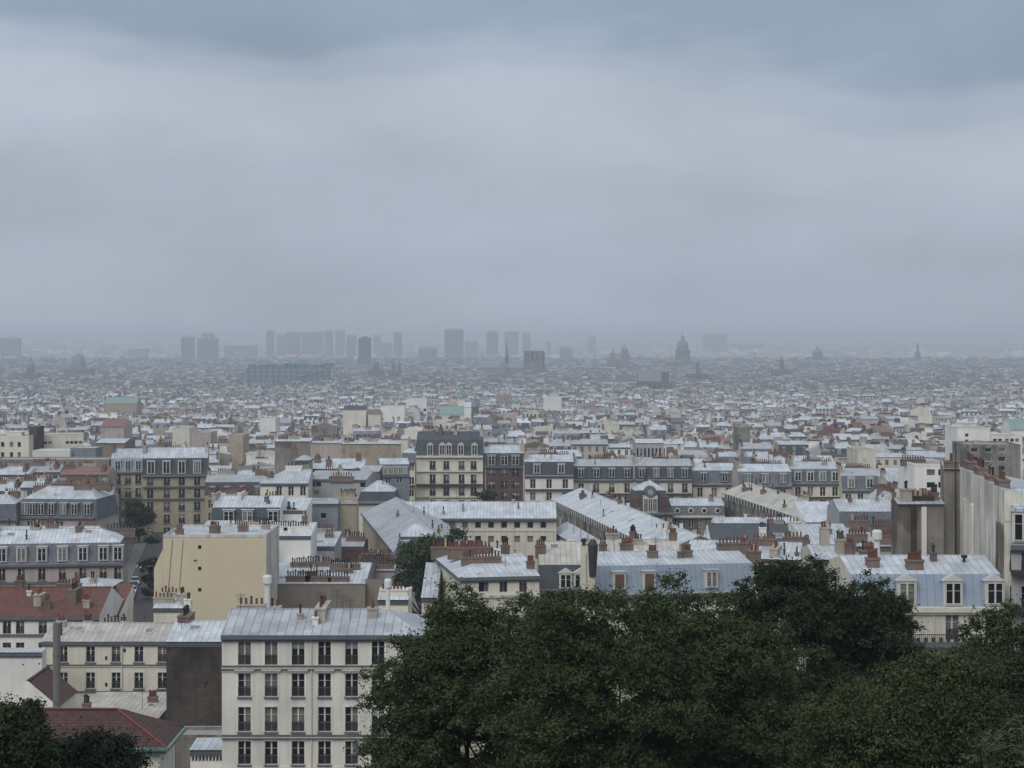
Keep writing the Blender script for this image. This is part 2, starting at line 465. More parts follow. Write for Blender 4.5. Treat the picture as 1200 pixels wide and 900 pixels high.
def building(name, label, cat, org, yaw, W, D, H, wall='cream', roof='gable', rise=1.5, hm=2.6, mats=('zinc', 'zinc'), hip=(0, 0), ov=.3, capmat=None,
             front=(), left=(), right=(), dorm=(), chim=(), sky=(), cornice=.3, corn_mat=None, bands=(), detail=1, group=None, wallr=None, antenna=(), sills=False, pedim=(), pipes=(), dwall=None):
    """org is the middle of the front foot; local x runs along the front, y away from the viewer"""
    root = thing(name, label, cat, org, yaw, group)
    wm = W_[wall]; wr = W_[wallr or wall]
    mb = MB()
    rec = .22
    wall_face(mb, (-W / 2, 0), (1, 0), W, 0, H, [(r[0] + W / 2, *r[1:]) for r in front], rec)
    wall_face(mb, (W / 2, 0), (0, 1), D, 0, H, right, rec, 1)
    wall_face(mb, (W / 2, D), (-1, 0), W, 0, H, (), rec)
    wall_face(mb, (-W / 2, D), (0, -1), D, 0, H, [(D - r[0], *r[1:]) for r in left], rec, 1)
    mb.poly([(-W / 2, 0, H), (W / 2, 0, H), (W / 2, D, H), (-W / 2, D, H)]); mb.poly([(-W / 2, D, 0), (W / 2, D, 0), (W / 2, 0, 0), (-W / 2, 0, 0)])
    mb.build('wall', [wm, wr], root)
    split = detail >= 2
    for side, lst in (('f', front), ('r', right), ('l', left)):
        for r in lst:
            x, z, w, h = r[:4]; st = r[4] if len(r) > 4 else 'c'
            if st == 'o': continue
            if side == 'f': p, rz = (x, rec, z), 0
            elif side == 'r': p, rz = (W / 2 - rec, x, z), math.pi / 2
            else: p, rz = (-W / 2 + rec, x, z), -math.pi / 2
            put_window(root, *p, w, h, st, split and w > .7, rz)
    # roof
    prof = profile(roof, D, rise, hm, ov)
    rb = MB(); e = .06 if not any(hip) else .06
    if roof == 'flat':
        rb.box(-W / 2 + .25, W / 2 - .25, .25, D - .25, H + .02, H + .1, 0)
        for q in ((-W / 2 - .03, W / 2 + .03, -.03, .25), (-W / 2 - .03, W / 2 + .03, D - .25, D + .03), (-W / 2 - .03, -W / 2 + .25, .25, D - .25), (W / 2 - .25, W / 2 + .03, .25, D - .25)):
            rb.box(q[0], q[1], q[2], q[3], H + .02, H + .02 + rise, 2, 1)
    else:
        n = len(prof)
        def inset(y, s): return min(max(0, min(y, D - y)) * hip[s], W / 2 - .05) if hip[s] else 0
        Lp = [(-W / 2 - (ov if hip[0] else e) + inset(y, 0), y, H + z) for y, z in prof]
        Rp = [(W / 2 + (ov if hip[1] else e) - inset(y, 1), y, H + z) for y, z in prof]
        if roof == 'mansard': segm = [0, 1, 1, 0]
        else: segm = [1] * (n - 1)
        if roof == 'shedback': segm[0] = 2
        if roof == 'shed': segm[-1] = 2
        for i in range(n - 1): rb.poly([Lp[i], Rp[i], Rp[i + 1], Lp[i + 1]], segm[i])
        if hip[0]:
            for i in range(n // 2):
                j = n - 1 - i
                q = [Lp[j], Lp[i], Lp[i + 1], Lp[j - 1]] if j - 1 != i + 1 else [Lp[j], Lp[i], Lp[i + 1]]
                rb.poly(q, segm[i])
        else: rb.poly(list(reversed(Lp)), 2)
        if hip[1]:
            for i in range(n // 2):
                j = n - 1 - i
                q = [Rp[i], Rp[j], Rp[j - 1], Rp[i + 1]] if j - 1 != i + 1 else [Rp[i], Rp[j], Rp[i + 1]]
                rb.poly(q, segm[i])
        else: rb.poly(Rp, 2)
        rb.poly([Lp[0], Lp[-1], Rp[-1], Rp[0]], 2)
    rb.build('roof', [Z[mats[0]] if mats[0] in Z else W_[mats[0]], Z[mats[1]], W_[capmat] if capmat else wr], root)
    if cornice and roof != 'flat':
        c = MB()
        c.box(-W / 2 - .04, W / 2 + .04, -cornice, -.004, H - .42, H - .05)
        c.box(-W / 2 - .04, W / 2 + .04, -cornice * .55, -.004, H - .62, H - .42)
        if hip[1]: c.box(W / 2 + .045, W / 2 + cornice, -cornice, D + (cornice if hip[0] else 0), H - .42, H - .05)
        if hip[0]: c.box(-W / 2 - cornice, -W / 2 - .045, -cornice, D + (cornice if hip[1] else 0), H - .42, H - .05)
        if hip[0] and hip[1]: c.box(-W / 2 - .04, W / 2 + .04, D + .004, D + cornice, H - .42, H - .05)
        c.build('cornice', [corn_mat or M_trimd], root)
    for z, hh, pr, mt in bands:
        b = MB(); b.box(-W / 2 - .02, W / 2 + .02, -pr, -.003, z, z + hh); b.build('string_course', [mt], root)
    if sills:
        sm = None
        for r in front:
            if len(r) > 4 and r[4] != 'c': continue
            if sm is None:
                b = MB(); w, h = r[2], r[3]
                b.box(-w / 2 - .14, w / 2 + .14, -.16, -.004, -.14, -.02); sm = b.mesh('sill', [M_trimd])
            link('sill', sm, root, (r[0], 0, r[1]))
    if sills:
        sd = {}
        for r in front:
            if len(r) > 4 and r[4] != 'c': continue
            w, h = r[2], r[3]; key = (round(w, 2), round(h, 1))
            if key not in sd:
                b = MB(); e_ = .17
                b.poly([(-w / 2 - e_, -.035, 0), (-w / 2, -.035, 0), (-w / 2, -.035, h), (w / 2, -.035, h), (w / 2, -.035, 0), (w / 2 + e_, -.035, 0), (w / 2 + e_, -.035, h + e_), (-w / 2 - e_, -.035, h + e_)])
                for x0, x1, z0, z1 in ((-w / 2 - e_, -w / 2 - e_, 0, h + e_), (w / 2 + e_, w / 2 + e_, 0, h + e_), (-w / 2, -w / 2, 0, h), (w / 2, w / 2, 0, h)): b.poly([(x0, -.035, z0), (x0, -.002, z0), (x1, -.002, z1), (x1, -.035, z1)])
                b.poly([(-w / 2 - e_, -.035, h + e_), (w / 2 + e_, -.035, h + e_), (w / 2 + e_, -.002, h + e_), (-w / 2 - e_, -.002, h + e_)])
                sd[key] = b.mesh('window_surround', [wm])
            link('window_surround', sd[key], root, (r[0], 0, r[1]))
    if pedim:
        b = MB(); w = pedim[0][2]
        b.box(-w / 2 - .3, w / 2 + .3, -.26, -.004, .22, .36); b.box(-w / 2 - .18, w / 2 + .18, -.12, -.004, .02, .22)
        b.poly([(-.3, -.2, .36), (.3, -.2, .36), (0, -.2, .56)]); b.poly([(.3, -.01, .36), (-.3, -.01, .36), (0, -.01, .56)])
        b.poly([(-.3, -.01, .36), (-.3, -.2, .36), (0, -.2, .56), (0, -.01, .56)]); b.poly([(.3, -.2, .36), (.3, -.01, .36), (0, -.01, .56), (0, -.2, .56)])
        pmh = b.mesh('pediment', [M_trim])
        for r in pedim: link('pediment', pmh, root, (r[0], 0, r[1] + r[3]))
    for x, z0, z1 in pipes:
        b = MB(); b.tube((x, -.1, z0), (x, -.1, z1), .06, .06, 6); b.build('downpipe', [M_trim], root)
    # dormers: (x, width, z above eave, height, style, mat)
    dmesh = {}
    for x, w, dz, h, st, dm in dorm:
        key = (w, h, st, dm)
        y0 = .0; dep = .1 + (dz + h) * .32 + .5
        if key not in dmesh:
            b = MB()
            b.box(-w / 2, w / 2, 0, dep, -.05, h, 0)
            if st == 'ped':
                g = w / 2 + .12
                for yy in (-.12, dep): b.poly([(-g, yy, h), (g, yy, h), (0, yy, h + .55)] if yy < 0 else [(g, yy, h), (-g, yy, h), (0, yy, h + .55)], 0)
                b.poly([(-g, dep, h), (-g, -.12, h), (0, -.12, h + .55), (0, dep, h + .55)], 1); b.poly([(g, -.12, h), (g, dep, h), (0, dep, h + .55), (0, -.12, h + .55)], 1)
                b.poly([(-g, -.12, h), (-g, dep, h), (g, dep, h), (g, -.12, h)], 0)
            else:
                b.box(-w / 2 - .1, w / 2 + .1, -.12, dep + .15, h + .004, h + .13, 1)
                if st == 'arc': b.box(-w / 2 + .1, w / 2 - .1, -.08, dep, h + .13, h + .3, 1)
            dmesh[key] = b.mesh('dormer', [{'w': M_frame, 't': M_trim, 's': Z['slatelight'], 'b': Z['blue'], 'z': Z['zinc'], 'g': M_trimd}[dm], Z['zinc'] if dm != 'b' else Z['blue']])
        d = link('dormer', dmesh[key], root, (x, y0, H + dz))
        ws = 'k' if st == 'shut' else ('g' if st == 'grid' else 'c')
        wm_ = win_mesh(w - .3, h - .22, ws, False)
        link('window', wm_[1 if rng.random() < .2 else 0], d, (0, -.09, .1))
    # chimneys: (x, y, lx, ly, above, pots, stack, pot kind[, rows])
    for c in chim:
        x, y, lx, ly, ab, npots, stk, pk = c[:8]; rows = c[8] if len(c) > 8 else 1
        zr = H + roof_z(prof, y); z1 = zr + ab * (.7 if ab > .55 else 1)
        ybot = min(roof_z(prof, max(prof[0][0], y - ly / 2)), roof_z(prof, min(prof[-1][0], y + ly / 2)))
        b = MB(); b.box(-lx / 2, lx / 2, -ly / 2, ly / 2, H + ybot - .5, z1, 0); b.box(-lx / 2 - .07, lx / 2 + .07, -ly / 2 - .07, ly / 2 + .07, z1 + .003, z1 + .16, 0)
        mt = {'b': M_stack, 'l': M_stackl, 'w': W_['white'], 'd': W_['dark'], 'c': W_['cream']}[stk]
        pts = []
        long_ = lx if lx >= ly else ly
        for rr in range(rows):
            for i in range(npots):
                t = (-.5 + (i + .5) / npots) * (long_ - .2)
                s = 0 if rows == 1 else (-.5 + (rr + .5) / rows) * (min(lx, ly) - .1)
                pts.append((t, s) if lx >= ly else (s, t))
        if detail == 0:
            for px_, py_ in pts: b.box(px_ - .15, px_ + .15, py_ - .15, py_ + .15, z1 + .165, z1 + .75, 1)
            b.build('chimney', [mt, M_pot if pk == 'p' else M_potd], root, (x, y, 0))
        else:
            o = b.build('chimney', [mt], root, (x, y, 0))
            for px_, py_ in pts:
                p = link('chimney_pot', pot_mesh(pk if rng.random() > .12 else rng.choice('pdl')), o, (px_, py_, z1 + .165))
                s = rng.uniform(.8, 1.25); p.scale = (1, 1, s)
    for x, y, w, h in sky:
        z = roof_z(prof, y); z2 = roof_z(prof, y + h); a = math.atan2(z2 - z, h)
        b = MB(); b.box(-w / 2, w / 2, 0, h, .0, .12, 1); b.box(-w / 2 + .1, w / 2 - .1, .1, h - .1, .122, .15, 0)
        o = b.build('skylight', [M_glass2, M_frame], root, (x, y, H + z)); o.rotation_euler = (a, 0, 0)
    for x, y, h in antenna:
        b = MB(); z = H + roof_z(prof, y)
        b.tube((0, 0, -.3), (0, 0, h), .03, .02, 5)
        for q in range(5): b.box(-.5 + q * .05, .5 - q * .05, -.012, .012, h - .15 - q * .16, h - .12 - q * .16)
        b.build('antenna', [M_iron], root, (x, y, z))
    if detail and roof in ('mansard', 'gable') and abs(rise) > .3:      # ridge capping
        a_, b_ = (-W / 2 + (D / 2 * hip[0] if hip[0] else 0), W / 2 - (D / 2 * hip[1] if hip[1] else 0))
        if b_ - a_ > 1:
            zr = H + (rise if roof == 'gable' else hm + rise)
            b = MB(); b.box(a_, b_, D / 2 - .12, D / 2 + .12, zr - .03, zr + .06); b.build('ridge_cap', [Z[mats[1]]], root)
    return root

FOOT = []      # footprints of the houses placed one by one
def reg(P, e, n, W, D):
    k = max(1, int(W / 8)); r = math.hypot(W / k, D) / 2
    for i in range(k):
        c = P + e * (-W / 2 + W * (i + .5) / k) + n * (D / 2); FOOT.append((c.x, c.y, r))

ANCH = []
def house(name, label, cat, Lp, Rp, eave, D=12, base=None, win=(), winx=None, winy=None, wstyle='c', ww=1.1, dormx=(), dorm=(1.3, .35, 2.0, 'flat', 'w'), chimp=(), rightwin=(), leftwin=(), skyp=(), bandy=(), pipex=(), pedrows=(), antp=(), slope=None, **kw):
    """Lp, Rp: (pixel, distance) of the two ends of the front; eave: pixel row of the eave at the nearer end"""
    A = Vector(((Lp[0] - 600) * Lp[1] / F, Lp[1], 0)); B = Vector(((Rp[0] - 600) * Rp[1] / F, Rp[1], 0))
    e = (B - A); W = e.length; e.normalize(); yaw = math.atan2(e.y, e.x); n = Vector((-e.y, e.x, 0))
    dn = min(Lp[1], Rp[1]) if Lp[1] != Rp[1] else Lp[1]
    ze = zat(eave, dn) if not isinstance(eave, tuple) else eave[1]
    Mid = (A + B) / 2
    if base is None: base = min(gz(0, Mid.y), gz(0, (Mid + n * D).y)) - .3
    H = ze - base
    def lx(px):
        k = (px - 600) / F      # A + t e : X = k Y
        t = (k * A.y - A.x) / (e.x - k * e.y)
        return t - W / 2, A.y + e.y * t
    rects = list(win) and []
    for (px, y0, y1, wpx, st) in win:
        x, d = lx(px); z1 = zat(y0, d) - base; z0 = zat(y1, d) - base
        rects.append((x, z0, wpx * d / F, z1 - z0, st))
    ped = []
    if winx and winy:
        for j, (y0, y1) in enumerate(winy):
            for px in winx:
                x, d = lx(px); z1 = zat(y0, d) - base; z0 = zat(y1, d) - base
                if d != Lp[1] or Lp[1] != Rp[1]:
                    dd = Mid.y; z1 = zat(y0, dd) - base; z0 = zat(y1, dd) - base
                rects.append((x, z0, ww, z1 - z0, wstyle))
                if j in pedrows: ped.append(rects[-1])
    dm = []
    for q in dormx:
        px, st = (q if isinstance(q, tuple) else (q, dorm[3]))
        dm.append((lx(px)[0], dorm[0], dorm[1], dorm[2], st, dorm[4]))
    ch = []
    for c in chimp:          # (pixel, fraction of the depth, lx, ly, above, pots, stack, pot)
        ch.append((lx(c[0])[0], c[1] * D, *c[2:]))
    sk = [(lx(q[0])[0], q[1] * D, q[2], q[3]) for q in skyp]
    an = [(lx(q[0])[0], q[1] * D, q[2]) for q in antp]
    bands = []
    for (py, hh, pr, mt) in bandy: bands.append((zat(py, Mid.y) - base, hh, pr, mt))
    pp = [(lx(p)[0], 0, H - .5) for p in pipex]
    reg(Mid, e, n, W, D)
    rf = kw.get('roof', 'gable')
    if W > 6 and D > 7 and rf in ('gable', 'mansard', 'shed') and kw.pop('clutter', True):
        q = random.Random(int(abs(A.x) * 37 + A.y * 11))
        lo = .16 if rf == 'mansard' else .08
        for _ in range(int(W / 3.2)):
            u = q.random(); x = q.uniform(-W / 2 + .8, W / 2 - .8); y = q.uniform(lo, .9 if rf != 'mansard' else .8) * D
            if u < .32: ch.append((x, y, .5, .5, q.uniform(.3, .9), 1, q.choice('bwl'), q.choice('pd')))
            elif u < .5: ch.append((x, y, q.uniform(.8, 1.5), .45, q.uniform(.4, .8), 3, q.choice('bll'), q.choice('pd')))
            elif u < .72 and y < D * .4: sk.append((x, y, .8, 1.0))
            elif u < .88: an.append((x, y, q.uniform(1.2, 2.6)))
            else: ch.append((x, y, .22, .22, .7, 1, 'd', 'd'))
    kw.pop('clutter', None)
    root = building(name, label, cat, (Mid.x, Mid.y, base), yaw, W, D, H, front=rects, dorm=dm, chim=ch, sky=sk, bands=bands, pedim=ped, pipes=pp, right=rightwin, left=leftwin, antenna=an, **kw)
    return root
# ------------------------------------------------------------------ the near roofs, one by one
T, TD = M_trim, M_trimd
# foreground cream house
H1 = house('apartment_house', 'pale cream six-column apartment house with seamed zinc hip roof, left of the big trees', 'house', (260, 165), (491, 165), 743, D=10.5, base=43.6,
      wall='front', roof='gable', rise=1.45, hip=(0, .7), mats=('zincmid', 'zincmid'), ov=.45, detail=2, cornice=.42, sills=True,
      winx=(286.5, 317.8, 349.3, 380.3, 412, 443), winy=((748.5, 779.5), (789, 816.5), (828.5, 857.5), (868.5, 896), (908, 936)), ww=1.12, pedrows=(1,),
      win=((484, 750, 777, 13, 'c'), (484, 790, 817, 13, 'c')),
      bandy=((781, .1, .24, TD), (783.6, .18, .16, T), (784.8, .08, .2, TD), (787.6, .08, .06, T), (862.2, .1, .24, TD), (864.6, .16, .16, T), (865.8, .08, .2, TD), (903, .3, .15, T)), pipex=(365,),
      chimp=((372, .45, .9, 5.2, .7, 5, 'l', 'p'), (433, .35, .9, 1.1, .9, 3, 'l', 'p'), (280, .75, 2.6, .8, .9, 5, 'l', 'p'), (302, .95, 1.6, .8, 1.0, 3, 'l', 'd')), antp=((383, .9, 2.4), (270, .6, 1.6)))
def flue(root, x, y, z, h, r=.42):
    b = MB(); b.lathe([(r * .62, -.8), (r * .62, h)], 12); b.lathe([(r, h), (r * 1.05, h + .12), (r * 1.05, h + .62), (r * .8, h + .78)], 14)
    b.build('flue_cowl', [M_cowl], root, (x, y, z))
flue(H1, 5.5, 6.6, 21.6, 2.3, .33); flue(H1, -5.9, 9.4, 21.0, 2.9, .42)

# long cream house, lower left
house('apartment_house', 'long cream two-row house with worn zinc roof, lower left beside the sooty wall', 'house', (49, 213), (197, 213), 751, D=10, wall='cream', roof='gable', rise=1.3, mats=('zinc', 'zincold'), detail=2, cornice=.22,
      winx=(74, 106, 136, 162.7, 190), winy=((757, 776), (788, 807), (819, 838)), ww=1.0, win=((124.5, 769, 774, 3, 's'), (124.5, 800, 805, 3, 's'), (146, 760, 765, 3, 's')),
      bandy=((780, .13, .16, TD), (781.6, .14, .1, T), (811, .13, .14, TD)), pipex=(143,), chimp=((62, .4, 1.0, .8, .5, 3, 'l', 'p'), (113, .9, 2.6, .7, .3, 6, 'b', 'd'), (128, .85, .6, .6, .6, 2, 'l', 'p')), skyp=((85, .25, 1.1, 1.2), (170, .2, 1.0, 1.2)), antp=((151, .9, 1.8),), sills=True)
# lean-to in front of it
house('lean_to', 'low lean-to with streaked old zinc roof below the long cream house', 'shed', (84, 196), (186, 196), 841, D=12.5, wall='grey', roof='shed', rise=.35, mats=('zinc', 'zincold'), cornice=0, detail=1,
      chimp=((92, .3, .8, .8, .8, 3, 'b', 'd'), (163, .6, 1.0, .8, .6, 4, 'b', 'p')))
# left house with tile roof
house('apartment_house', 'white house with sagging red-brown tile roof at the left edge', 'house', (-30, 226), (116, 226), 722, D=14, wall='white', roof='gable', rise=2.6, mats=('tile', 'tile'), detail=2, cornice=.3,
      winx=(8, 23.5, 50), winy=((726, 743), (753, 763)), ww=1.0, win=((92, 726, 736, 11, 'w'),), bandy=((746, .3, .16, TD),), chimp=((38, .25, .9, 2.6, 1.1, 3, 'l', 'p'), (78, .3, 1.0, 3.2, 1.5, 4, 'b', 'd'), (5, .5, 1, .8, .9, 3, 'b', 'p'), (52, .12, .7, .6, 1.1, 2, 'b', 'p'), (97, .15, .8, .7, 1.0, 3, 'l', 'p'), (62, .6, 3.0, .7, .9, 7, 'b', 'p'), (22, .35, .5, .5, .6, 1, 'w', 'd')))
house('low_annex', 'blank white annex wall below the red-brown tile roof at the left edge', 'house', (-30, 206), (49, 206), 764, D=2, wall='white', roof='shed', rise=.15, mats=('zincdull', 'zincdull'), cornice=.18, detail=1, win=((27, 778, 780, 2, 's'), (46, 777, 779, 2, 's')))
house('gabled_house', 'narrow white gable end with faded red tile slope beside the street', 'house', (116, 236), (139, 236), 722, D=9, wall='white', roof='shed', rise=2.9, mats=('tile', 'tile'), cornice=0, capmat='white', chimp=((128, .5, .6, 1.2, .5, 2, 'b', 'p'),))
house('roof_pavilion', 'brown walled attic block with white zinc hipped lid above the tile roof', 'house', (72, 240), (124, 240), 690, D=9, wall='pinkish', roof='gable', rise=.9, hip=(1, 1), mats=('zinc', 'zinc'), cornice=.2, ov=.4, chimp=((84, .3, .7, .7, .6, 2, 'b', 'p'), (104, .25, .7, .7, .6, 2, 'l', 'd')))
# steel flue pipe
t = thing('flue_pipe', 'tall dark grey steel flue pipe standing before the long cream house', 'chimney', ((66.5 - 600) * 150 / F, 150, 43.7))
b = MB(); b.lathe([(.31, 0), (.31, zat(730, 150) - 43.7), (.26, zat(730, 150) - 43.7), (.26, zat(731, 150) - 43.7)], 14); b.build('pipe', [M_steel], t)
b = MB(); b.lathe([(.34, 17.5), (.34, 17.7)], 14); b.lathe([(.34, 12), (.34, 12.2)], 14); b.lathe([(.34, 21.2), (.34, 21.4)], 14); b.build('pipe_collar', [M_steel], t)
FOOT.append((t.location.x, 150, 1))
# small dark roof
house('gabled_house', 'small white house under dark red tiles behind the tiled pavilion', 'house', (25.6, 167), (.5, 160), 828, D=4.7, wall='white', roof='gable', rise=2.2, mats=('tiledark', 'tiledark'), cornice=.2, chimp=())
# tiled pavilion
P1 = house('tiled_pavilion', 'dark red tiled hip roofed pavilion with green gutters, bottom left corner', 'pavilion', (-60, 130), (187, 130), 874, D=6, wall='cream', roof='gable', rise=1.95, hip=(.5, 1.2), mats=('tiledark', 'tiledark'), cornice=0, ov=.55, detail=2,
      win=((20, 884, 910, 16, 'c'), (60, 884, 910, 16, 'c'), (100, 884, 910, 16, 'c'), (140, 884, 910, 16, 'c')), rightwin=((1.4, 8.8, 1.0, 2.2), (3, 8.8, 1.0, 2.2), (4.6, 8.8, 1.0, 2.2)))
def pav_trim(root):
    W = 247 * 130 / F; D = 6.0; H = zat(874, 130) - root.location.z
    b = MB(); b.box(-W / 2 - .7, W / 2 + .7, -.75, -.5, H - .22, H - .02); b.box(W / 2 + .55, W / 2 + .75, -.5, D + .6, H - .22, H - .02); b.box(-W / 2 - .5, W / 2 + .5, -.5, -.02, H - .5, H - .24); b.box(W / 2 + .02, W / 2 + .5, -.02, D + .5, H - .5, H - .24)
    b.build('gutter', [M_green], root)
    b = MB(); ov = .55
    xr = W / 2 - D / 2 * 1.2; xl = -W / 2 + D / 2 * .5
    b.tube((xl, D / 2, H + 1.99), (xr, D / 2, H + 1.99), .07, .07, 6)
    b.tube((xr, D / 2, H + 1.99), (W / 2 + ov, -ov, H + .02), .07, .07, 6); b.tube((xr, D / 2, H + 1.99), (W / 2 + ov, D + ov, H + .02), .07, .07, 6)
    b.build('ridge_tiles', [M_red], root)
pav_trim(P1)
# sooty wall, lower glass roof
house('apartment_house', 'house with bare sooty rubble side wall between the two cream houses', 'house', (195, 190), (262, 190), 751, D=11, wall='dark', roof='gable', rise=1.2, mats=('zinc', 'zinc'), cornice=.15, detail=1, win=((242, 800, 806, 5, 's'),), antp=((206, .3, 1.5),), skyp=((222, .25, 1.2, 1.2),),
      chimp=((205, .6, 1.2, 3.5, .9, 5, 'b', 'd'),))
house('glass_roofed_shed', 'low shed with striped glass roof at the foot of the sooty wall', 'shed', (223, 168), (261, 168), 878, D=4, wall='white', roof='shed', rise=.2, mats=('zinc', 'zinc'), cornice=.1, winx=[226 + 4.1 * i for i in range(9)], winy=((880, 893),), wstyle='w', ww=.26)
house('low_annex', 'low flat brown annex wedged behind the striped glass shed', 'house', (206, 181), (262, 181), 866, D=4, wall='brown', roof='flat', rise=.4, mats=('gravel', 'zincdull'), cornice=0)
# small cream chimney block
house('chimney_block', 'small cream block with zinc lid and pot rows against the yellow wall', 'house', (180, 236), (213, 236), 712, D=7, wall='cream', roof='gable', rise=.8, hip=(0, 1), mats=('zinc', 'zinc'), cornice=.15, chimp=((189, .25, 2.6, .7, .5, 5, 'l', 'p'), (190, .7, 2.4, .7, .9, 5, 'l', 'p'), (208, .5, 1.0, 2.6, .6, 3, 'l', 'd'), (218, .2, .8, .8, .6, 3, 'w', 'd')))
# yellow blank wall
H9 = house('apartment_house', 'tall house with blank yellow side wall and three tiny windows beside the street', 'house', (191, 250), (312, 250), 630, D=14, base=43.7, wall='yellow', roof='flat', rise=.35, mats=('zinc', 'zincdull'), cornice=0, detail=1, wallr='stain',
      win=((234, 639, 643.5, 4, 's'), (234, 664, 668.5, 4, 's'), (234, 689, 693.5, 4, 's')), chimp=((206, .2, 1.0, 1.0, 1.0, 3, 'b', 'p'), (245, .35, 1.4, 1.0, 1.3, 4, 'b', 'p'), (276, .5, 1.4, .8, 1.1, 4, 'b', 'p'), (300, .7, 1.2, .8, .9, 4, 'l', 'd')), skyp=((262, .5, 1.1, .9), (290, .5, 1.1, .9)))
H9h = zat(630, 250) - 43.7
b = MB(); hh = zat(657, 250) - 43.7; b.poly([(-6.88 - 1.2, .02, 0), (-6.88 - .01, .02, 0), (-6.88 - .01, .02, hh + 1.6), (-6.88 - 1.2, .02, hh - 1.0)]); b.poly([(-8.08, .02, hh - 1), (-6.89, .02, hh + 1.6), (-6.89, 13.9, hh + 1.6), (-8.08, 13.9, hh - 1)], 1); b.poly([(-8.08, .02, 0), (-8.08, .02, hh - 1), (-8.08, 13.9, hh - 1), (-8.08, 13.9, 0)])
b.poly([(-6.89, 13.9, 0), (-8.08, 13.9, 0), (-8.08, 13.9, hh - 1), (-6.89, 13.9, hh + 1.6)])
b.build('side_bay', [W_['yellow'], Z['zinc']], H9)
for xa, xb in ((-5.6, -6.5), (-4.2, -5.0)):
    b = MB(); b.tube((xa, -.03, H9h - .3), (xb, -.03, H9h - 11), .045, .045, 5); b.build('wall_cable', [W_['taupe']], H9)
b = MB(); b.box(-2.75, -2.4, -.12, -.003, H9h - 3.1, H9h - 2.95); b.build('wall_bracket', [M_iron], H9)
# taupe wall with pots
house('apartment_house', 'taupe blank walled house with white zinc roofs and rows of black pots', 'house', (313, 262), (428, 262), 684, D=24, wall='taupe', roof='gable', rise=1.5, mats=('zinc', 'zinc'), cornice=0, detail=1, ov=.1,
      chimp=((348, .06, 3.4, .8, .8, 9, 'b', 'd'), (372, .06, 3.6, .8, .8, 11, 'b', 'd'), (396, .06, 3.0, .8, .7, 7, 'b', 'd'), (343, .40, 2.8, .8, .7, 8, 'b', 'd'), (366, .42, 3.2, .8, .7, 8, 'b', 'd'), (393, .3, 3.0, .9, 1.1, 9, 'b', 'd', 2), (410, .34, 1.6, .8, .9, 4, 'b', 'p'), (330, .8, 1, .8, .7, 3, 'l', 'p')), skyp=((328, .12, 2.4, 1.2), (352, .2, 2.2, 1.8)), antp=((404, .5, 2.),))
house('apartment_house', 'taupe house end with sloping zinc lid and double pot banks beside the courtyard tree', 'house', (428, 263), (452, 263), 692, D=12, wall='taupe', roof='shedback', rise=1.6, mats=('zinc', 'zinc'), cornice=0, detail=1)
house('chimney_bank', 'grey wall topped by stepped banks of black chimney pots', 'house', (418, 281), (462, 281), 668, D=9, wall='grey', roof='gable', rise=.4, mats=('zinc', 'zinc'), cornice=0, detail=1,
      chimp=((441, .1, 5.2, .7, .5, 15, 'b', 'd'), (440, .42, 5.0, .7, .9, 15, 'b', 'd'), (436, .72, 5.0, .7, 1.4, 14, 'b', 'p'), (437, .97, 4.6, .6, 1.9, 12, 'l', 'p')))
house('apartment_house', 'house with wide white zinc terrace roof behind the black pot rows', 'house', (318, 292), (392, 292), 640, D=12, wall='grey', roof='shed', rise=1.1, mats=('zinc', 'zinc'), cornice=.2, detail=1, chimp=((330, .5, 1, .8, .8, 3, 'b', 'p'), (372, .9, 3, .7, .8, 7, 'l', 'p'), (356, .2, .8, .8, .6, 2, 'b', 'd')), skyp=((365, .2, 3.2, 1.6),))
house('brick_gable_house', 'low red brick house with white curved zinc lid behind the pot banks', 'house', (376, 308), (426, 308), 640, D=10, wall='brick', roof='gable', rise=.9, mats=('zincdull', 'zincdull'), cornice=.12, chimp=((380, .2, 1, .7, .8, 3, 'b', 'p'), (415, .3, 3.2, .7, .8, 8, 'b', 'd')))
house('cream_annex', 'cream chimney block with red pots at the cream house corner', 'house', (443, 190), (478, 190), 702, D=8, wall='cream', roof='gable', rise=.7, mats=('zinc', 'zinc'), cornice=.1, detail=1, chimp=((461, .15, 2.8, .7, .7, 7, 'c', 'p'), (476, .2, .8, .8, .8, 4, 'w', 'd')))
# slate mansard, left
house('mansard_house', 'grey slate mansard house with six white dormers along the left street', 'house', (-40, 277), (143, 280), 662, D=13, base=43.7, wall='pinkish', roof='mansard', rise=1.6, hm=2.9, hip=(0, .6), mats=('slatelight', 'zinc'), cornice=.45, detail=2, sills=True,
      winx=(2, 25, 49, 73, 97, 121, 138), winy=((666, 680), (690, 706), (716, 732)), ww=1.05, dormx=(2, 25, 49, 73, 97, 121, 138), dorm=(1.5, .3, 2.15, 'flat', 'w'), bandy=((684, .3, .2, TD),), skyp=((8, .3, 1.2, 1.2), (100, .35, 1.2, 1.2)),
      chimp=((36, .6, 1.2, 3.5, .7, 6, 'l', 'p'), (88, .55, .9, 4.5, .7, 6, 'b', 'p'), (135, .8, 4.5, .8, .5, 9, 'b', 'd')), rightwin=((3, 8.5, 1, 2), (8, 8.5, 1, 2), (3, 5, 1, 2), (8, 5, 1, 2)), antp=((65, .8, 2.2),))
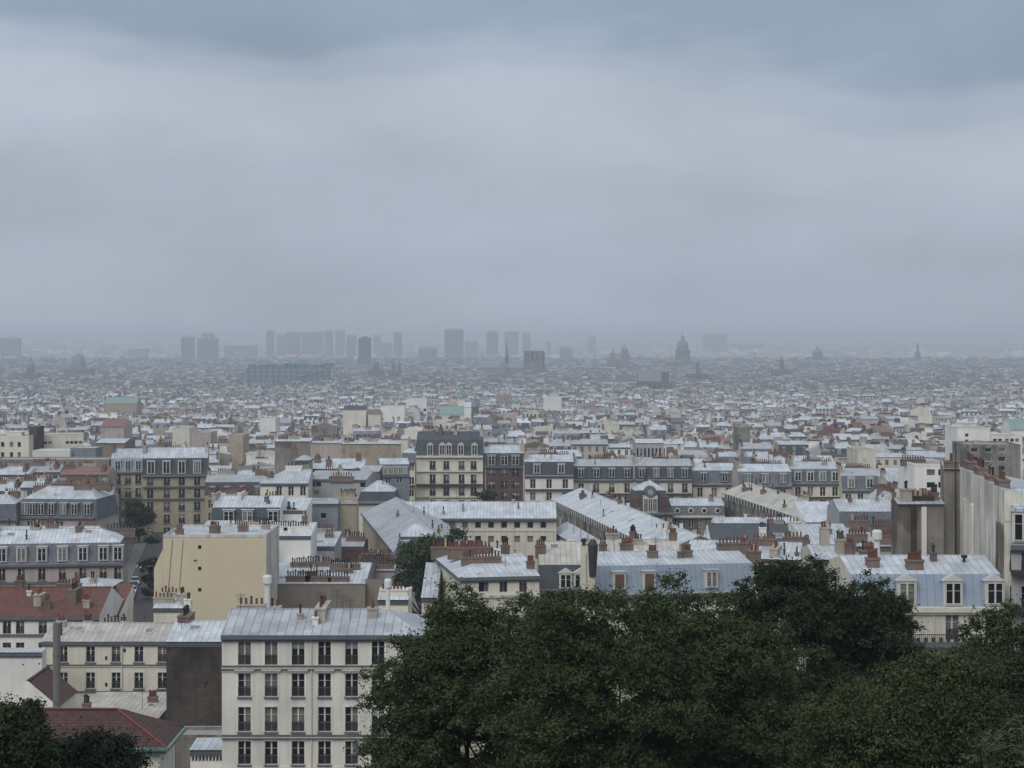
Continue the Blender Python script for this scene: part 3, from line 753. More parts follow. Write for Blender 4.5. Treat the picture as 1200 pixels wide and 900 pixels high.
house('mansard_house', 'dark mansard house with balcony dormers and four chimney slabs, second row left', 'house', (22, 380), (112, 378.5), 606, D=15, wall='pinkish', roof='mansard', rise=2.1, hm=3.5, hip=(.5, .5), mats=('slatelight', 'zinc'), cornice=.4, detail=1,
      dormx=(29, 38, 48, 60, 74, 87, 102), dorm=(1.5, .3, 2.4, 'flat', 'g'), winx=(35, 47, 58, 70), winy=((611, 622),), ww=1.2, chimp=((55, .6, 4.5, .9, 1.1, 9, 'b', 'p'), (67, .55, 2.2, .9, .9, 4, 'b', 'p'), (86, .4, 3.6, .9, 1.2, 7, 'b', 'p'), (105, .55, 4, .9, 1.0, 8, 'b', 'p'), (30, .7, 4, .9, 1, 8, 'b', 'p')))
house('mansard_house', 'grey slate mansard house cut by the left picture edge above the six-dormer house', 'house', (-40, 376), (18, 377), 609, D=14, wall='tan', roof='mansard', rise=1.4, hm=3.0, mats=('slatelight', 'zinc'), cornice=.3, chimp=((5, .6, 3, .9, 1.0, 6, 'b', 'p'),), hip=(0, .4))
house('low_house', 'low cream attic row with zinc roof between the two left mansards', 'house', (-20, 318), (110, 318), 627, D=10, wall='cream', roof='gable', rise=1.0, mats=('zinc', 'zinc'), cornice=.15, detail=1, winx=(35, 47, 70), winy=((629, 634),), wstyle='w', ww=1., chimp=((56, .3, 2, 1, 1.2, 4, 'b', 'p'), (38, .9, 1.2, .8, .7, 3, 'b', 'p'), (95, .6, 2, .8, .9, 5, 'b', 'p')))
house('apartment_house', 'house with pink brick parapet wall and red pots behind the balcony mansard', 'house', (36, 425), (112, 425), 570, D=12, wall='pinkish', roof='gable', rise=.8, mats=('tilepink', 'tilepink'), cornice=.12, chimp=((50, .4, 4, .8, .9, 8, 'b', 'p'), (85, .6, 6, .8, 1.1, 12, 'b', 'p'), (104, .3, 3, .8, 1.4, 6, 'b', 'p')))
# tan house with grid dormer
house('mansard_house', 'tall tan stone house with dark mansard and gridded studio window above the street tree', 'house', (167, 452), (243, 454), 557, D=13, wall='tan', roof='mansard', rise=2.3, hm=4.0, mats=('slate', 'zinc'), cornice=.5, detail=2,
      winx=(176, 195.5, 213, 231), winy=((558.5, 569), (573, 583.5), (588, 598.5), (603, 613), (618, 628)), ww=1.5, dormx=(177, 195, 213, (231, 'grid')), dorm=(1.9, .3, 3.1, 'flat', 'w'), bandy=((571.2, .3, .5, TD), (585.5, .3, .4, TD)), sills=True,
      chimp=((168, .5, .7, 6, .6, 7, 'l', 'p'), (205, .6, 3, .8, .7, 6, 'b', 'p'), (242, .5, .7, 6, .6, 7, 'l', 'p')))
house('mansard_house', 'tan stone house with pale blue zinc attic left of the gridded studio window', 'house', (130, 451), (167, 452), 553, D=13, wall='tan', roof='mansard', rise=2.0, hm=3.2, mats=('blue', 'zinc'), cornice=.4, detail=2,
      winx=(138, 150, 162), winy=((556, 567), (572, 583), (588, 598.5), (603, 613)), ww=1.4, dormx=(138, 150, 162), dorm=(1.5, .4, 2.3, 'flat', 'w'), bandy=((585, .3, .4, TD),), sills=True, chimp=((131, .5, .7, 5, .7, 6, 'b', 'p'), (150, .7, 3, .8, .7, 6, 'b', 'p')))
# between the street and the courtyard
house('mansard_house', 'dark mansard with white gable wall behind the yellow walled house', 'house', (248, 300), (327, 300), 615, D=13, wall='grey', roof='mansard', rise=1.4, hm=2.7, mats=('slate', 'zinc'), cornice=.3, detail=1, capmat='white', dormx=(268, 290, 320), dorm=(1.9, .3, 2.0, 'flat', 'g'), chimp=((246, .5, .7, 5, .6, 5, 'l', 'p'), (276, .5, .6, 5, .5, 4, 'w', 'p'), (310, .8, 2.5, .8, .9, 5, 'b', 'p')))
house('low_house', 'white gabled side wall with small dark chimneys beside the dark mansard', 'house', (327, 305), (358, 305), 598, D=10, wall='white', roof='shed', rise=1.2, mats=('zinc', 'zinc'), cornice=.1, chimp=((338, .05, .6, .6, .3, 2, 'd', 'd'), (344, .05, .6, .6, .1, 1, 'd', 'd')))
house('low_house', 'row of white zinc attic lids with vents behind the yellow wall top', 'house', (232, 277), (312, 277), 627, D=9, wall='white', roof='shed', rise=1.3, mats=('zinc', 'zinc'), cornice=.1, chimp=((246, .3, 1, .9, .7, 3, 'b', 'p'), (275, .3, 1.1, .9, 1.0, 3, 'b', 'p'), (295, .6, 3.0, .7, .5, 8, 'l', 'd')), skyp=((262, .3, 1, .8),))
house('low_house', 'cluttered white roof lid with vents right of the yellow wall top', 'house', (314, 280), (364, 280), 628, D=9, wall='white', roof='shed', rise=1.2, mats=('zinc', 'zinc'), cornice=.1, chimp=((322, .4, 3, .7, .5, 8, 'w', 'd'), (345, .4, 4, .7, .6, 10, 'w', 'd'), (350, .9, .8, .8, 1.4, 2, 'b', 'p')))
house('tower_house', 'narrow blue grey clad house with one small window before the courtyard wing', 'house', (360, 318), (396, 318), 590, D=9, wall='greyblue', roof='gable', rise=.5, mats=('zincdull', 'zincdull'), cornice=.1, win=((379, 601, 608, 7, 'w'),), chimp=((406, .4, 3.2, 2.0, .2, 6, 'l', 'p'), (366, .8, 1, .8, .8, 3, 'b', 'd')), skyp=((372, .2, 3, 1.5),))
house('chimney_bank', 'tan ribbed chimney wall with pale pots beside the blue grey house', 'house', (396, 320), (418, 320), 590, D=4, wall='tan', roof='gable', rise=.3, mats=('zincdull', 'zincdull'), cornice=0, detail=1, chimp=((406, .3, 2.9, .8, .5, 8, 'l', 'l'), (406, .8, 2.9, .8, 1.6, 8, 'b', 'd')))
house('low_house', 'small cream house with three windows and bright white roof in mid left', 'house', (305, 375), (361, 375), 566, D=13, wall='cream', roof='gable', rise=2.3, hip=(.8, 0), mats=('zinc', 'zinc'), cornice=.3, detail=1, winx=(327, 341, 355), winy=((570, 581),), ww=1.1, chimp=((340, .5, 3.2, 2, .5, 4, 'w', 'd'), (316, .2, 1, .8, .8, 3, 'b', 'p')))
house('low_house', 'long grey house with sloped zinc roof behind the ribbed chimney wall', 'house', (361, 384), (429, 382), 562, D=12, wall='grey', roof='gable', rise=1.3, mats=('zincdull', 'zincdull'), cornice=.2, chimp=((400, .0, 5, .8, .6, 9, 'b', 'd'), (372, .8, 2, .8, 1, 4, 'b', 'p')), winx=(366, 373, 425), winy=((565, 571),), ww=1.2, wstyle='w')
house('tower_house', 'tan attic tower with three windows under a grey zinc cap', 'house', (346, 402), (362, 402), 539, D=8, wall='tan', roof='gable', rise=.8, hip=(.8, .8), mats=('zincdull', 'zincdull'), cornice=.3, winx=(350, 354.5, 359), winy=((543, 551),), ww=.7)
house('low_house', 'white roofed house with glazed attic box in mid left', 'house', (363, 412), (426, 412), 549, D=12, wall='white', roof='gable', rise=1.8, mats=('zinc', 'zinc'), cornice=.15, win=((402, 551, 560, 12, 'w'),), chimp=((370, .3, 1.5, 1.0, 1.2, 3, 'b', 'p'), (384, .2, 1.0, 3, 1.4, 4, 'b', 'p'), (418, .4, 1.2, .9, 1.4, 3, 'b', 'p')))
house('brick_gable_house', 'dark red brick gable wall left of the ornate cream house', 'house', (421, 402), (444, 402), 553, D=12, wall='brick', roof='shed', rise=.6, mats=('zincdull', 'zincdull'), cornice=.1)
house('mansard_house', 'small white lidded house with row of attic windows beside the brick gable', 'house', (446, 423), (480, 424), 557, D=10, wall='greyblue', roof='mansard', rise=1.1, hm=2.4, mats=('slatelight', 'zinc'), cornice=.2, dormx=(451, 457, 463, 469, 475), dorm=(1, .2, 1.6, 'flat', 'w'), winx=(455, 468), winy=((560, 566),), ww=1.1)
# long tan party walls behind
for i, (a, c, y, w, lab) in enumerate(((322, 364, 517, 'brown', 'brown patched party wall end of the long tan row, left piece'), (364, 400, 519, 'pinkish', 'pinkish tan party wall in the middle of the long tan row'), (400, 470, 520, 'tan', 'longest sandy party wall of the row left of the ornate house'), (470, 478, 514, 'cream', 'narrow white strip wall at the right end of the long tan row'))):
    house('apartment_house', lab, 'house', (a, 560), (c, 560), y, D=12, wall=w, roof='gable', rise=.8, mats=('zinc', 'zinc'), cornice=0, capmat=w, chimp=((a + 8, .3, 3, .8, .9, 6, 'b', 'p'), ((a + c) / 2, .3, 3, .8, 1.2, 6, 'l', 'p'), (c - 8, .5, 2.4, .8, 1.0, 5, 'b', 'd')) if c - a > 10 else ())
# ornate cream house
house('ornate_house', 'ornate cream apartment house with dark steep mansard and balconies behind the courtyard', 'house', (488, 432), (566, 432), 534, D=14, wall='cream', roof='mansard', rise=1.6, hm=3.6, mats=('slate', 'slate'), cornice=.6, detail=2, corn_mat=T,
      winx=(507, 523, 541, 555), winy=((540.5, 550), (556, 567), (571, 581), (586, 596)), ww=1.35, dormx=(504, 518, 526, 540, 556), dorm=(1.4, .1, 2.4, 'ped', 't'), bandy=((569, .35, .9, M_iron), (553, .3, .4, T), (583, .3, .4, T)), sills=True,
      chimp=((515, .5, .9, 5, 1.1, 6, 'b', 'd'), (533, .5, .9, 5, .6, 6, 'l', 'p'), (564, .5, .8, 7, 1.1, 8, 'l', 'p')))
house('tower_house', 'dark slate corner tower with tall pots on the ornate house corner', 'house', (484, 446), (512, 446), 536, D=9, wall='cream', roof='mansard', rise=.4, hm=5.2, hip=(.9, .9), mats=('slate', 'slate'), cornice=.5, chimp=((500, .5, 2.6, .9, 1.0, 6, 'l', 'd'), (506, .7, 1.6, .8, 1.2, 4, 'b', 'd')), dormx=(492, 504), dorm=(1.2, .6, 2.2, 'ped', 't'))
house('corner_house', 'cream curved corner house joined left of the ornate mansard', 'house', (470, 445), (486, 444), 541, D=10, wall='cream', roof='mansard', rise=.8, hm=2.0, mats=('slatelight', 'zinc'), cornice=.5, winx=(475, 482), winy=((544, 552), (559, 568), (574, 582)), ww=1.3, bandy=((570, .35, .8, M_iron),), detail=1)
house('gabled_house', 'dark red brick house with timbered gable and white roof lids', 'house', (567, 432), (613, 432), 546, D=12, wall='brick', roof='mansard', rise=1.6, hm=2.9, mats=('slate', 'zinc'), cornice=.4, detail=2, winx=(576, 591, 604), winy=((549, 559), (564, 573), (577, 586)), ww=1.6, dormx=((576, 'flat'), (591, 'ped'), (604, 'flat')), dorm=(1.9, .1, 2.3, 'flat', 'g'), chimp=((612, .4, .8, 6, .9, 7, 'l', 'p'), (570, .6, .8, 4, .6, 5, 'b', 'p')), pipex=(569,))
# the avenue row behind the courtyard
row = ((615, 672, 557, 'white', 'slate', 'zinc', 2, 'slate mansard house with two white dormers and bright lid, beside the brick gable'),
       (672, 744, 562, 'cream', 'slate', 'zincdull', 4, 'long cream house under a dark slate mansard left of the domed courtyard pavilion'),
       (744, 811, 562, 'cream', 'slate', 'zincdull', 4, 'cream house under dark slate mansard right behind the domed courtyard pavilion'),
       (812, 862, 567, 'cream', 'slatelight', 'zinc', 2, 'cream house with low slate mansard and bright white lid right of the courtyard pavilion'),
       (866, 928, 569, 'pinkish', 'slatelight', 'zinc', 3, 'pinkish house with light slate mansard behind the right courtyard wing'),
       (928, 986, 566, 'cream', 'slatelight', 'zinc', 4, 'cream house with four white framed dormers above the right courtyard wing'),
       (987, 1030, 574, 'cream', 'slatelight', 'zincdull', 2, 'cream house with two arched white dormers right of the courtyard wings'))
for i, (a, c, y, w, m1, m2, nd, lab) in enumerate(row):
    dd = 425 + (i % 2) * 4 - (14 if i > 3 else 0)
    xs = [a + (c - a) * (k + .5) / max(nd, 3) for k in range(max(nd, 3))]
    house('mansard_house', lab, 'house', (a, dd), (c, dd), y, D=13, wall=w, roof='mansard', rise=1.3, hm=3.0, mats=(m1, m2), cornice=.4, detail=2 if i in (1, 2) else 1, winx=xs, winy=((y + 4.5, y + 15.5), (y + 20, y + 30)), ww=1.25,
          dormx=[a + (c - a) * (k + .5) / nd for k in range(nd)], dorm=(1.6, .4, 2.1, 'arc' if i == 6 else 'flat', 'w' if i in (0, 5, 6) else 'g'), bandy=((y + 17.5, .25, .7, M_iron),),
          chimp=((a + 1.5, .5, .7, 7, .7, 9, 'l', 'p'), ((a + c) / 2, .6, 4, .8, .8, 9, 'b', 'p'), (a + (c - a) * .8, .7, 3, .8, .7, 7, 'b', 'p')) , antp=((a + 12, .5, 2),))
# ---- the courtyard (long zinc wings round two courts)
house('courtyard_wing', 'long horizontal courtyard wing, cream wall with ten windows under pale zinc', 'building', (465, 350), (652, 350), 607, D=13, wall='cream', roof='gable', rise=2.5, mats=('zinc', 'zinc'), cornice=.7, detail=1, winx=[499 + 15.3 * i - 15.3 for i in range(11)], winy=((611.5, 619), (628, 636)), ww=1.15, wstyle='w', bandy=((622.5, .25, .12, T),), corn_mat=TD, pipex=(648, 602), antp=((600, .5, 1.2),))
def brackets(root, W, H, n, y=-.55):
    b = MB(); b.poly([(-.42, -.95, .1), (.42, -.95, .1), (.42, -.8, .1), (-.42, -.8, .1)]); b.poly([(0, -.95, -1.15), (.42, -.95, .1), (-.42, -.95, .1)]); b.poly([(0, -.8, -1.15), (-.42, -.8, .1), (.42, -.8, .1)]); b.poly([(0, -.95, -1.15), (0, -.8, -1.15), (.42, -.8, .1), (.42, -.95, .1)]); b.poly([(0, -.8, -1.15), (0, -.95, -1.15), (-.42, -.95, .1), (-.42, -.8, .1)]); m = b.mesh('eave_tooth', [M_cowl])
    for i in range(n): link('eave_tooth', m, root, (-W / 2 + W * (i + .5) / n, 0, H))
    b = MB(); b.box(-W / 2, W / 2, -.96, -.7, H + .105, H + .2); b.build('fascia', [M_frame], root)
S2 = house('courtyard_wing', 'diagonal courtyard wing with toothed white eave running towards the viewer, left of the dome', 'building', (650, 388), (780, 292), ('z', 57.3), D=11, wall='brown', roof='gable', rise=2.4, mats=('zincold', 'zinc'), cornice=.3, detail=1, ov=.7, chimp=((664, .3, 3, 1, .8, 6, 'b', 'p'), (678, .55, 2.6, .9, .9, 6, 'b', 'p'), (693, .5, .8, .8, .6, 2, 'b', 'd')), skyp=((700, .2, 1, 1.2), (722, .2, 1, 1.2)))
S3 = house('courtyard_wing', 'diagonal courtyard wing with toothed white eave right of the dome', 'building', (849, 408), (937, 350), ('z', 57.2), D=10, wall='brown', roof='gable', rise=2.2, mats=('zincold', 'zincold'), cornice=.3, detail=1, ov=.7, chimp=((862, .2, 1.4, 1, .9, 3, 'b', 'p'), (878, .3, 1.4, 1, .9, 3, 'b', 'p'), (893, .9, 4, 1.0, 1.6, 7, 'l', 'p')), skyp=((920, .2, 2.4, 1.6),))
for s, n in ((S2, 34), (S3, 30)):
    W = max(v[0] for v in [c for c in s.children if c.name.startswith('wall')][0].data.vertices[:0] or [(0,)]) if False else None
def dims(root):
    w = [c for c in root.children if c.name.split('.')[0] == 'wall'][0]
    xs = [v.co.x for v in w.data.vertices]; zs = [v.co.z for v in w.data.vertices]
    return max(xs) - min(xs), max(zs)
for s, n in ((S2, 30), (S3, 24)):
    W, H = dims(s); brackets(s, W, H, n + (14 if s is S2 else 0))
    for i in range(n // 2): put_window(s, -W / 2 + W * (i + .5) / (n // 2), -.1, H - 3.0, 1.3, 1.7, 'w', False)
house('courtyard_gallery', 'low lean-to gallery with pale zinc roof along the left court wing', 'building', (647, 360), (707, 308), ('z', 53.8), D=3, wall='cream', roof='shed', rise=1.6, mats=('zinc', 'zinc'), cornice=.15, detail=1, winx=(655, 663, 671, 679, 687, 695), winy=((618, 628),), ww=.8, wstyle='w')
house('courtyard_wing', 'courtyard wing with broad white zinc slope above the courtyard tree', 'building', (425, 362), (466, 290), ('z', 57.0), D=13, wall='tan', roof='gable', rise=2.9, mats=('zincmid', 'zincmid'), cornice=.4, detail=1, hip=(0, 0))
house('courtyard_pavilion', 'courtyard corner pavilion with pyramid zinc cap, left end of the wings', 'building', (420, 378), (465, 378), 588, D=9, wall='cream', roof='mansard', rise=2.0, hm=2.0, hip=(1, 1), mats=('slate', 'zinc'), cornice=.5, detail=1)
house('courtyard_pavilion', 'slate mansard pavilion with white zinc cap beside the courtyard tree', 'building', (463, 285), (508, 285), 652, D=11, wall='grey', roof='mansard', rise=1.5, hm=2.9, hip=(1, .6), mats=('slate', 'zinc'), cornice=.6, detail=1, dormx=(475, 498), dorm=(1.3, .3, 2., 'flat', 'g'))
S7 = house('courtyard_pavilion', 'central courtyard pavilion with bulging slate roof, clock dormer and white zinc cap', 'building', (736, 395), (788, 395), 601, D=10, wall='tan', roof='mansard', rise=1.9, hm=4.6, hip=(1, 1), mats=('slate', 'zinc'), cornice=.7, detail=1, chimp=((759, .5, .7, .7, .9, 2, 'd', 'd'),), winx=(752, 762, 772), winy=((606, 616),), ww=1.2)
W, H = dims(S7)
b = MB(); b.box(-1.5, 1.5, -.35, 2.0, H, H + 3.6); b.build('clock_dormer', [T], S7)
b = MB(); b.tube((0, -.36, H + 4.4), (0, -.6, H + 4.4), 1.15, 1.05, 20); b.tube((0, -.3, H + 4.4), (0, 1.5, H + 4.4), 1.3, 1.3, 20); b.build('clock_ring', [TD], S7)
b = MB(); b.tube((0, -.58, H + 4.4), (0, -.63, H + 4.4), .6, .6, 20); b.build('clock_face', [M_frameg], S7)
for q in (-.95, 0, .95): put_window(S7, q, -.45, H + .4, .8, 2.6, 'c', False)
for q in (-1, 1): b = MB(); b.box(q * 3.2 - .8, q * 3.2 + .8, .1, 2, H + .2, H + 3.4); b.build('stone_pier', [W_['brick']], S7)
S8 = house('courtyard_link', 'low courtyard link with four round dormers between dome and right wing', 'building', (786, 400), (849, 400), 604, D=11, wall='brown', roof='mansard', rise=1.2, hm=2.0, mats=('slatelight', 'zinc'), cornice=.7, corn_mat=T, detail=1, winx=(790, 800, 810, 820, 830, 840), winy=((608, 618),), ww=1.1)
W, H = dims(S8)
for q in range(4):
    d = MB(); d.tube((0, .05, 0), (0, 1.1, 0), .62, .62, 14); o = d.build('round_dormer', [M_frame], S8, (-W / 2 + W * (q + .5) / 4, 0, H + 1.0))
    d = MB(); d.tube((0, -.02, 0), (0, .04, 0), .4, .4, 14); d.build('pane', [M_glass], o)
house('gabled_house', 'long dark slate roof with white left gable in front of the right courtyard wing', 'house', (834, 300), (946, 300), 637, D=12, wall='white', roof='gable', rise=2.6, mats=('slate', 'slate'), cornice=.15, capmat='white', detail=1, chimp=((896, .2, 1.1, .8, 1.6, 3, 'w', 'd'), (935, .35, 1.8, 1.4, 1.6, 3, 'c', 'p')), skyp=((915, .12, 1.6, 1.6),))
house('low_house', 'pale zinc ridge roof just behind the long dark slate roof', 'house', (840, 322), (935, 322), 616, D=9, wall='white', roof='gable', rise=1.0, mats=('zinc', 'zinc'), cornice=.1)
house('gabled_house', 'white gable wall with grey slope between slate roof and dark roof on the right', 'house', (945, 318), (985, 318), 612, D=13, wall='white', roof='shed', rise=2.4, mats=('zinc', 'zinc'), cornice=.1, chimp=())
house('mansard_house', 'plain dark slate slope with white zinc top behind the red pots on the right', 'house', (985, 300), (1053, 300), 619, D=13, wall='grey', roof='mansard', rise=1.5, hm=2.6, mats=('slatelight', 'zinc'), cornice=.1, chimp=((1003, .4, .6, .6, .5, 2, 'b', 'p'),))
house('low_house', 'white zinc terrace roof below the plain dark slope on the right', 'house', (945, 262), (1008, 262), 641, D=14, wall='white', roof='shed', rise=1.9, mats=('zinc', 'zinc'), cornice=.1, chimp=((1015, .3, 3, 1, 1.0, 6, 'b', 'p'),))
# cream corner house
H17 = house('corner_house', 'cream corner house with flat white zinc roof and stacked banks of red pots', 'house', (540, 200), (632, 201.5), 676, D=21, wall='cream', roof='gable', rise=1.2, hip=(.8, 0), mats=('zinc', 'zinc'), cornice=.35, detail=2,
      win=((590, 681, 694, 9, 'c'), (613, 681, 694, 9, 'c'), (567, 681, 694, 12, 'w')), leftwin=tuple((3 + 4 * i, z, 1.1, 2.2, 'w') for i in range(5) for z in (11.2, 14.4, 17.6)), bandy=((700, .3, .2, T),),
      chimp=((575, .30, 4.4, .8, .7, 12, 'b', 'p'), (570, .55, 5.0, .8, .9, 12, 'b', 'p'), (562, .85, 5.6, .8, 1.1, 12, 'b', 'p'), (583, .85, 2.6, .8, 1.3, 8, 'b', 'p'), (612, .5, .9, .9, 1.1, 3, 'b', 'd'), (628, .15, .8, .8, .9, 4, 'b', 'p')), antp=((600, .2, 2),))
house('low_annex', 'narrow lean-to with pale zinc roof stepping down left of the cream corner house', 'house', (494, 205), (512, 205), 700, D=12, wall='cream', roof='shed', rise=2.4, mats=('zinc', 'zinc'), cornice=.1, win=((503, 703, 707, 7, 's'),))
house('mansard_house', 'beige zinc roof over slate mansard with two pointed white dormers, centre', 'house', (632, 212), (683, 212), 691, D=14, wall='grey', roof='mansard', rise=2.0, hm=2.7, mats=('slate', 'zincold'), cornice=.3, detail=2, dormx=(663, 686 - 6), dorm=(1.5, .1, 1.75, 'ped', 'w'), winx=(640, 663), winy=((696, 706),), skyp=((651, .35, 1.1, 1.3),), chimp=((634, .3, 1.2, 1.2, .9, 4, 'b', 'p'), (604, .9, 0.1, .1, .1, 0, 'b', 'p')))
t = house('chimney_shaft', 'tall cream twin chimney shaft with black cowl between beige roof and blue mansard', 'chimney', (681, 208), (697, 208), 642, D=1.4, wall='cream', roof='flat', rise=.15, mats=('zinc', 'zincdull'), cornice=0, detail=1)
W, H = dims(t)
b = MB(); b.tube((-.45, .7, H), (-.45, .7, H + .6), .16, .16, 8); b.tube((-.45, .7, H + .6), (-.45, .7, H + .95), .35, .3, 8); b.build('smoke_cowl', [M_potd], t)
b = MB(); b.tube((.5, .2, H - 3.2), (.55, .2, H + .3), .42, .6, 10); b.tube((.55, .2, H + .3), (.6, .2, H + .9), .6, .25, 10); b.build('smoke_cowl', [M_iron], t)
b = MB(); b.tube((-.3, -.14, 0), (-.3, -.14, H - .5), .12, .12, 8); b.build('downpipe', [T], t)
# pale blue mansard row
house('mansard_house', 'pale blue painted mansard with brown shuttered dormers behind the big trees', 'house', (698, 211), (884, 214), 697, D=14, wall='cream', roof='mansard', rise=.9, hm=3.1, mats=('blue', 'zinc'), cornice=.4, detail=2, dormx=((726, 'shut'), (761, 'shut'), (834, 'flat')), dorm=(1.5, .5, 1.95, 'flat', 'w'),
      chimp=((702, .4, 1.0, .8, .8, 3, 'b', 'p'), (775, .3, 1.1, .9, .9, 4, 'b', 'p'), (816, .3, 1.1, .9, .9, 4, 'b', 'p'), (757, .7, 1.4, 1.0, 1.3, 5, 'b', 'p'), (878, .5, 3.6, 1.0, .9, 8, 'b', 'p'), (893, .25, 1.2, 2.4, .9, 5, 'b', 'p')), winx=(715, 745, 775, 805), winy=((702, 712),), pipex=(781,), antp=((720, .4, 1.6),))
house('low_house', 'beige zinc roof strip with red pot stacks behind the pale blue mansard', 'house', (690, 236), (800, 236), 655, D=16, wall='grey', roof='gable', rise=1.6, mats=('zincold', 'zincold'), cornice=.1, chimp=((708, .2, 1.0, .9, 1.0, 3, 'b', 'd'), (746, .45, .9, .9, 1.6, 4, 'b', 'd'), (722, .6, 1.6, 1.2, 1.2, 4, 'l', 'p'), (795, .5, 1, 1, 1, 4, 'b', 'p')))
house('low_house', 'white zinc roof with sloping red pot parapets between blue mansard and slate roof', 'house', (800, 240), (955, 236), 656, D=15, wall='cream', roof='gable', rise=1.3, mats=('zinc', 'zinc'), cornice=.1, chimp=((868, .3, 1.0, 5, .9, 9, 'b', 'p'), (890, .4, 3.2, 1.0, 1.0, 7, 'b', 'p'), (906, .2, 1.0, 5, .7, 9, 'l', 'p'), (922, .6, 2.6, 1, 1.0, 5, 'b', 'p'), (940, .4, .9, .9, .9, 3, 'b', 'p')))
house('low_house', 'white lidded house with leaning stacks behind the dark tall tree', 'house', (955, 205), (1002, 205), 655, D=10, wall='stain', roof='gable', rise=1.0, mats=('zinc', 'zinc'), cornice=.1, chimp=((975, .5, 1.0, 1.0, 2.6, 3, 'l', 'p'), (988, .2, 1.0, 1.0, 2.0, 3, 'l', 'd'), (998, .1, 1.0, 1.0, 1.8, 3, 'b', 'p')))
house('low_house', 'tan sloping gable with long red pot rows left of the tall party walls', 'house', (1000, 225), (1052, 225), 640, D=10, wall='tan', roof='shed', rise=1.2, mats=('zinc', 'zinc'), cornice=.1, chimp=((1008, .2, 2.4, .9, 1.2, 6, 'b', 'p'), (1043, .1, 2.6, .9, 1.3, 8, 'b', 'p'), (1044, .5, 2.8, .9, 2.0, 8, 'b', 'p'), (1022, .8, 2.4, .9, 1.8, 6, 'b', 'p')))
# right pale blue mansard
H21 = house('mansard_house', 'pale blue mansard with white arched dormers and iron balcony at the right', 'house', (1000, 150), (1175, 150), 711, D=12, wall='cream', roof='mansard', rise=.9, hm=2.5, mats=('blue', 'zinc'), cornice=.35, detail=2, corn_mat=T,
      dormx=(1063, 1117, 1166), dorm=(1.55, .1, 1.95, 'ped', 'w'), winx=(1063, 1116, 1163), winy=((720, 750), (762, 790)), ww=1.05, bandy=((757, .3, .75, TD), (755.4, .1, .5, T)),
      chimp=((1031, .25, 1.0, .9, .8, 4, 'b', 'p'), (1079, .2, 1.3, 1.0, .8, 6, 'b', 'p'), (1046, .8, 1.6, 1.0, .8, 6, 'b', 'p')), pipex=(1094,))
W, H = dims(H21); zb = zat(755.2, 150) - H21.location.z
b = MB(); b.box(-W / 2, W / 2, -.72, -.68, zb + .86, zb + .92); b.box(-W / 2, W / 2, -.72, -.68, zb + .06, zb + .11)
for i in range(int(W / .16)): b.box(-W / 2 + i * .16, -W / 2 + i * .16 + .035, -.715, -.685, zb + .11, zb + .86)
for i in range(int(W / .6)): b.box(-W / 2 + i * .6 + .1, -W / 2 + i * .6 + .38, -.71, -.69, zb + .3, zb + .65)
b.build('balcony_railing', [M_iron], H21)
flue(H21, -3.2, 4.5, H + 2.9, 2.0, .4); b = MB(); b.lathe([(.12, 0), (.12, .5), (.26, .52), (.26, .75)], 8); b.build('vent_cowl', [M_potd], H21, (3.9, 4.2, H + 2.9)); b = MB(); b.tube((1.3, 4.5, H + 2.8), (1.3, 4.5, H + 5), .03, .03, 5); b.lathe([(.16, H + 4.4), (.2, H + 4.7), (.05, H + 4.9)], 8, 1.3, 4.5); b.build('vent_pipe', [M_trimd], H21)
# tall party walls
house('party_wall_house', 'brown patched lower party wall with white flue strip left of the tallest wall', 'house', (1052, 182), (1106, 182), 590, D=3.2, base=46, wall='brown', roof='gable', rise=.4, mats=('zincdull', 'zincdull'), cornice=0, detail=1, chimp=((1064, .3, 1.0, 1.2, 1.4, 2, 'l', 'd'), (1078, .3, 3.0, .7, .25, 11, 'd', 'p'), (1098, .4, .8, .8, .5, 3, 'b', 'd')), dwall=1)
H22 = house('party_wall_house', 'tallest grey brown party wall face carrying the black mast', 'house', (1106, 183), (1125, 182.7), 549, D=12, base=46, wall='brown', roof='gable', rise=.3, mats=('zincdull', 'zincdull'), cornice=0, detail=1, chimp=((1115, .1, 1.4, 2, .5, 6, 'b', 'p'),))
house('party_wall_house', 'tall pale streaked party wall with red pots along its top, right side', 'house', (1125, 181), (1177, 152), 611, D=12, base=46, wall='stain', roof='shedback', rise=2.5, mats=('zincdull', 'zincdull'), cornice=0, detail=1, chimp=((1128, .06, 3.4, .9, 1.0, 11, 'b', 'p'), (1140, .06, 3.4, .9, .9, 11, 'b', 'p'), (1152, .06, 2.4, .9, .4, 9, 'b', 'd'), (1164, .06, 3.0, .9, .5, 11, 'b', 'p')))
W, H = dims(H22)
b = MB(); b.tube((0.35, -.35, H - 9), (0.35, -.35, H + 2.6), .10, .05, 6); b.build('mast', [M_iron], H22)
for (px0, px1, m, y0) in ((1068, 1074, W_['dark'], 592), (1080, 1086, W_['white'], 594)):
    b = MB(); x0 = (px0 - 600) * 181.8 / F; x1 = (px1 - 600) * 181.8 / F; o = [q for q in bpy.data.objects if q.get('label', '').startswith('brown patched lower')][0]
    b.box(x0 - o.location.x, x1 - o.location.x, -.22, -.004, 0, zat(y0, 181.8) - o.location.z); b.build('flue_strip', [m], o)
for (t0, m) in ((.12, W_['cream']), (.3, W_['white']), (.88, W_['brown']), (.945, W_['brown'])):
    o = [q for q in bpy.data.objects if q.get('label', '').startswith('tall pale streaked')][0]; w, h = dims(o)
    b = MB(); b.box(-w / 2 + w * t0, -w / 2 + w * (t0 + .05), -.2, -.004, 0, h - .3); b.build('flue_strip', [m], o)
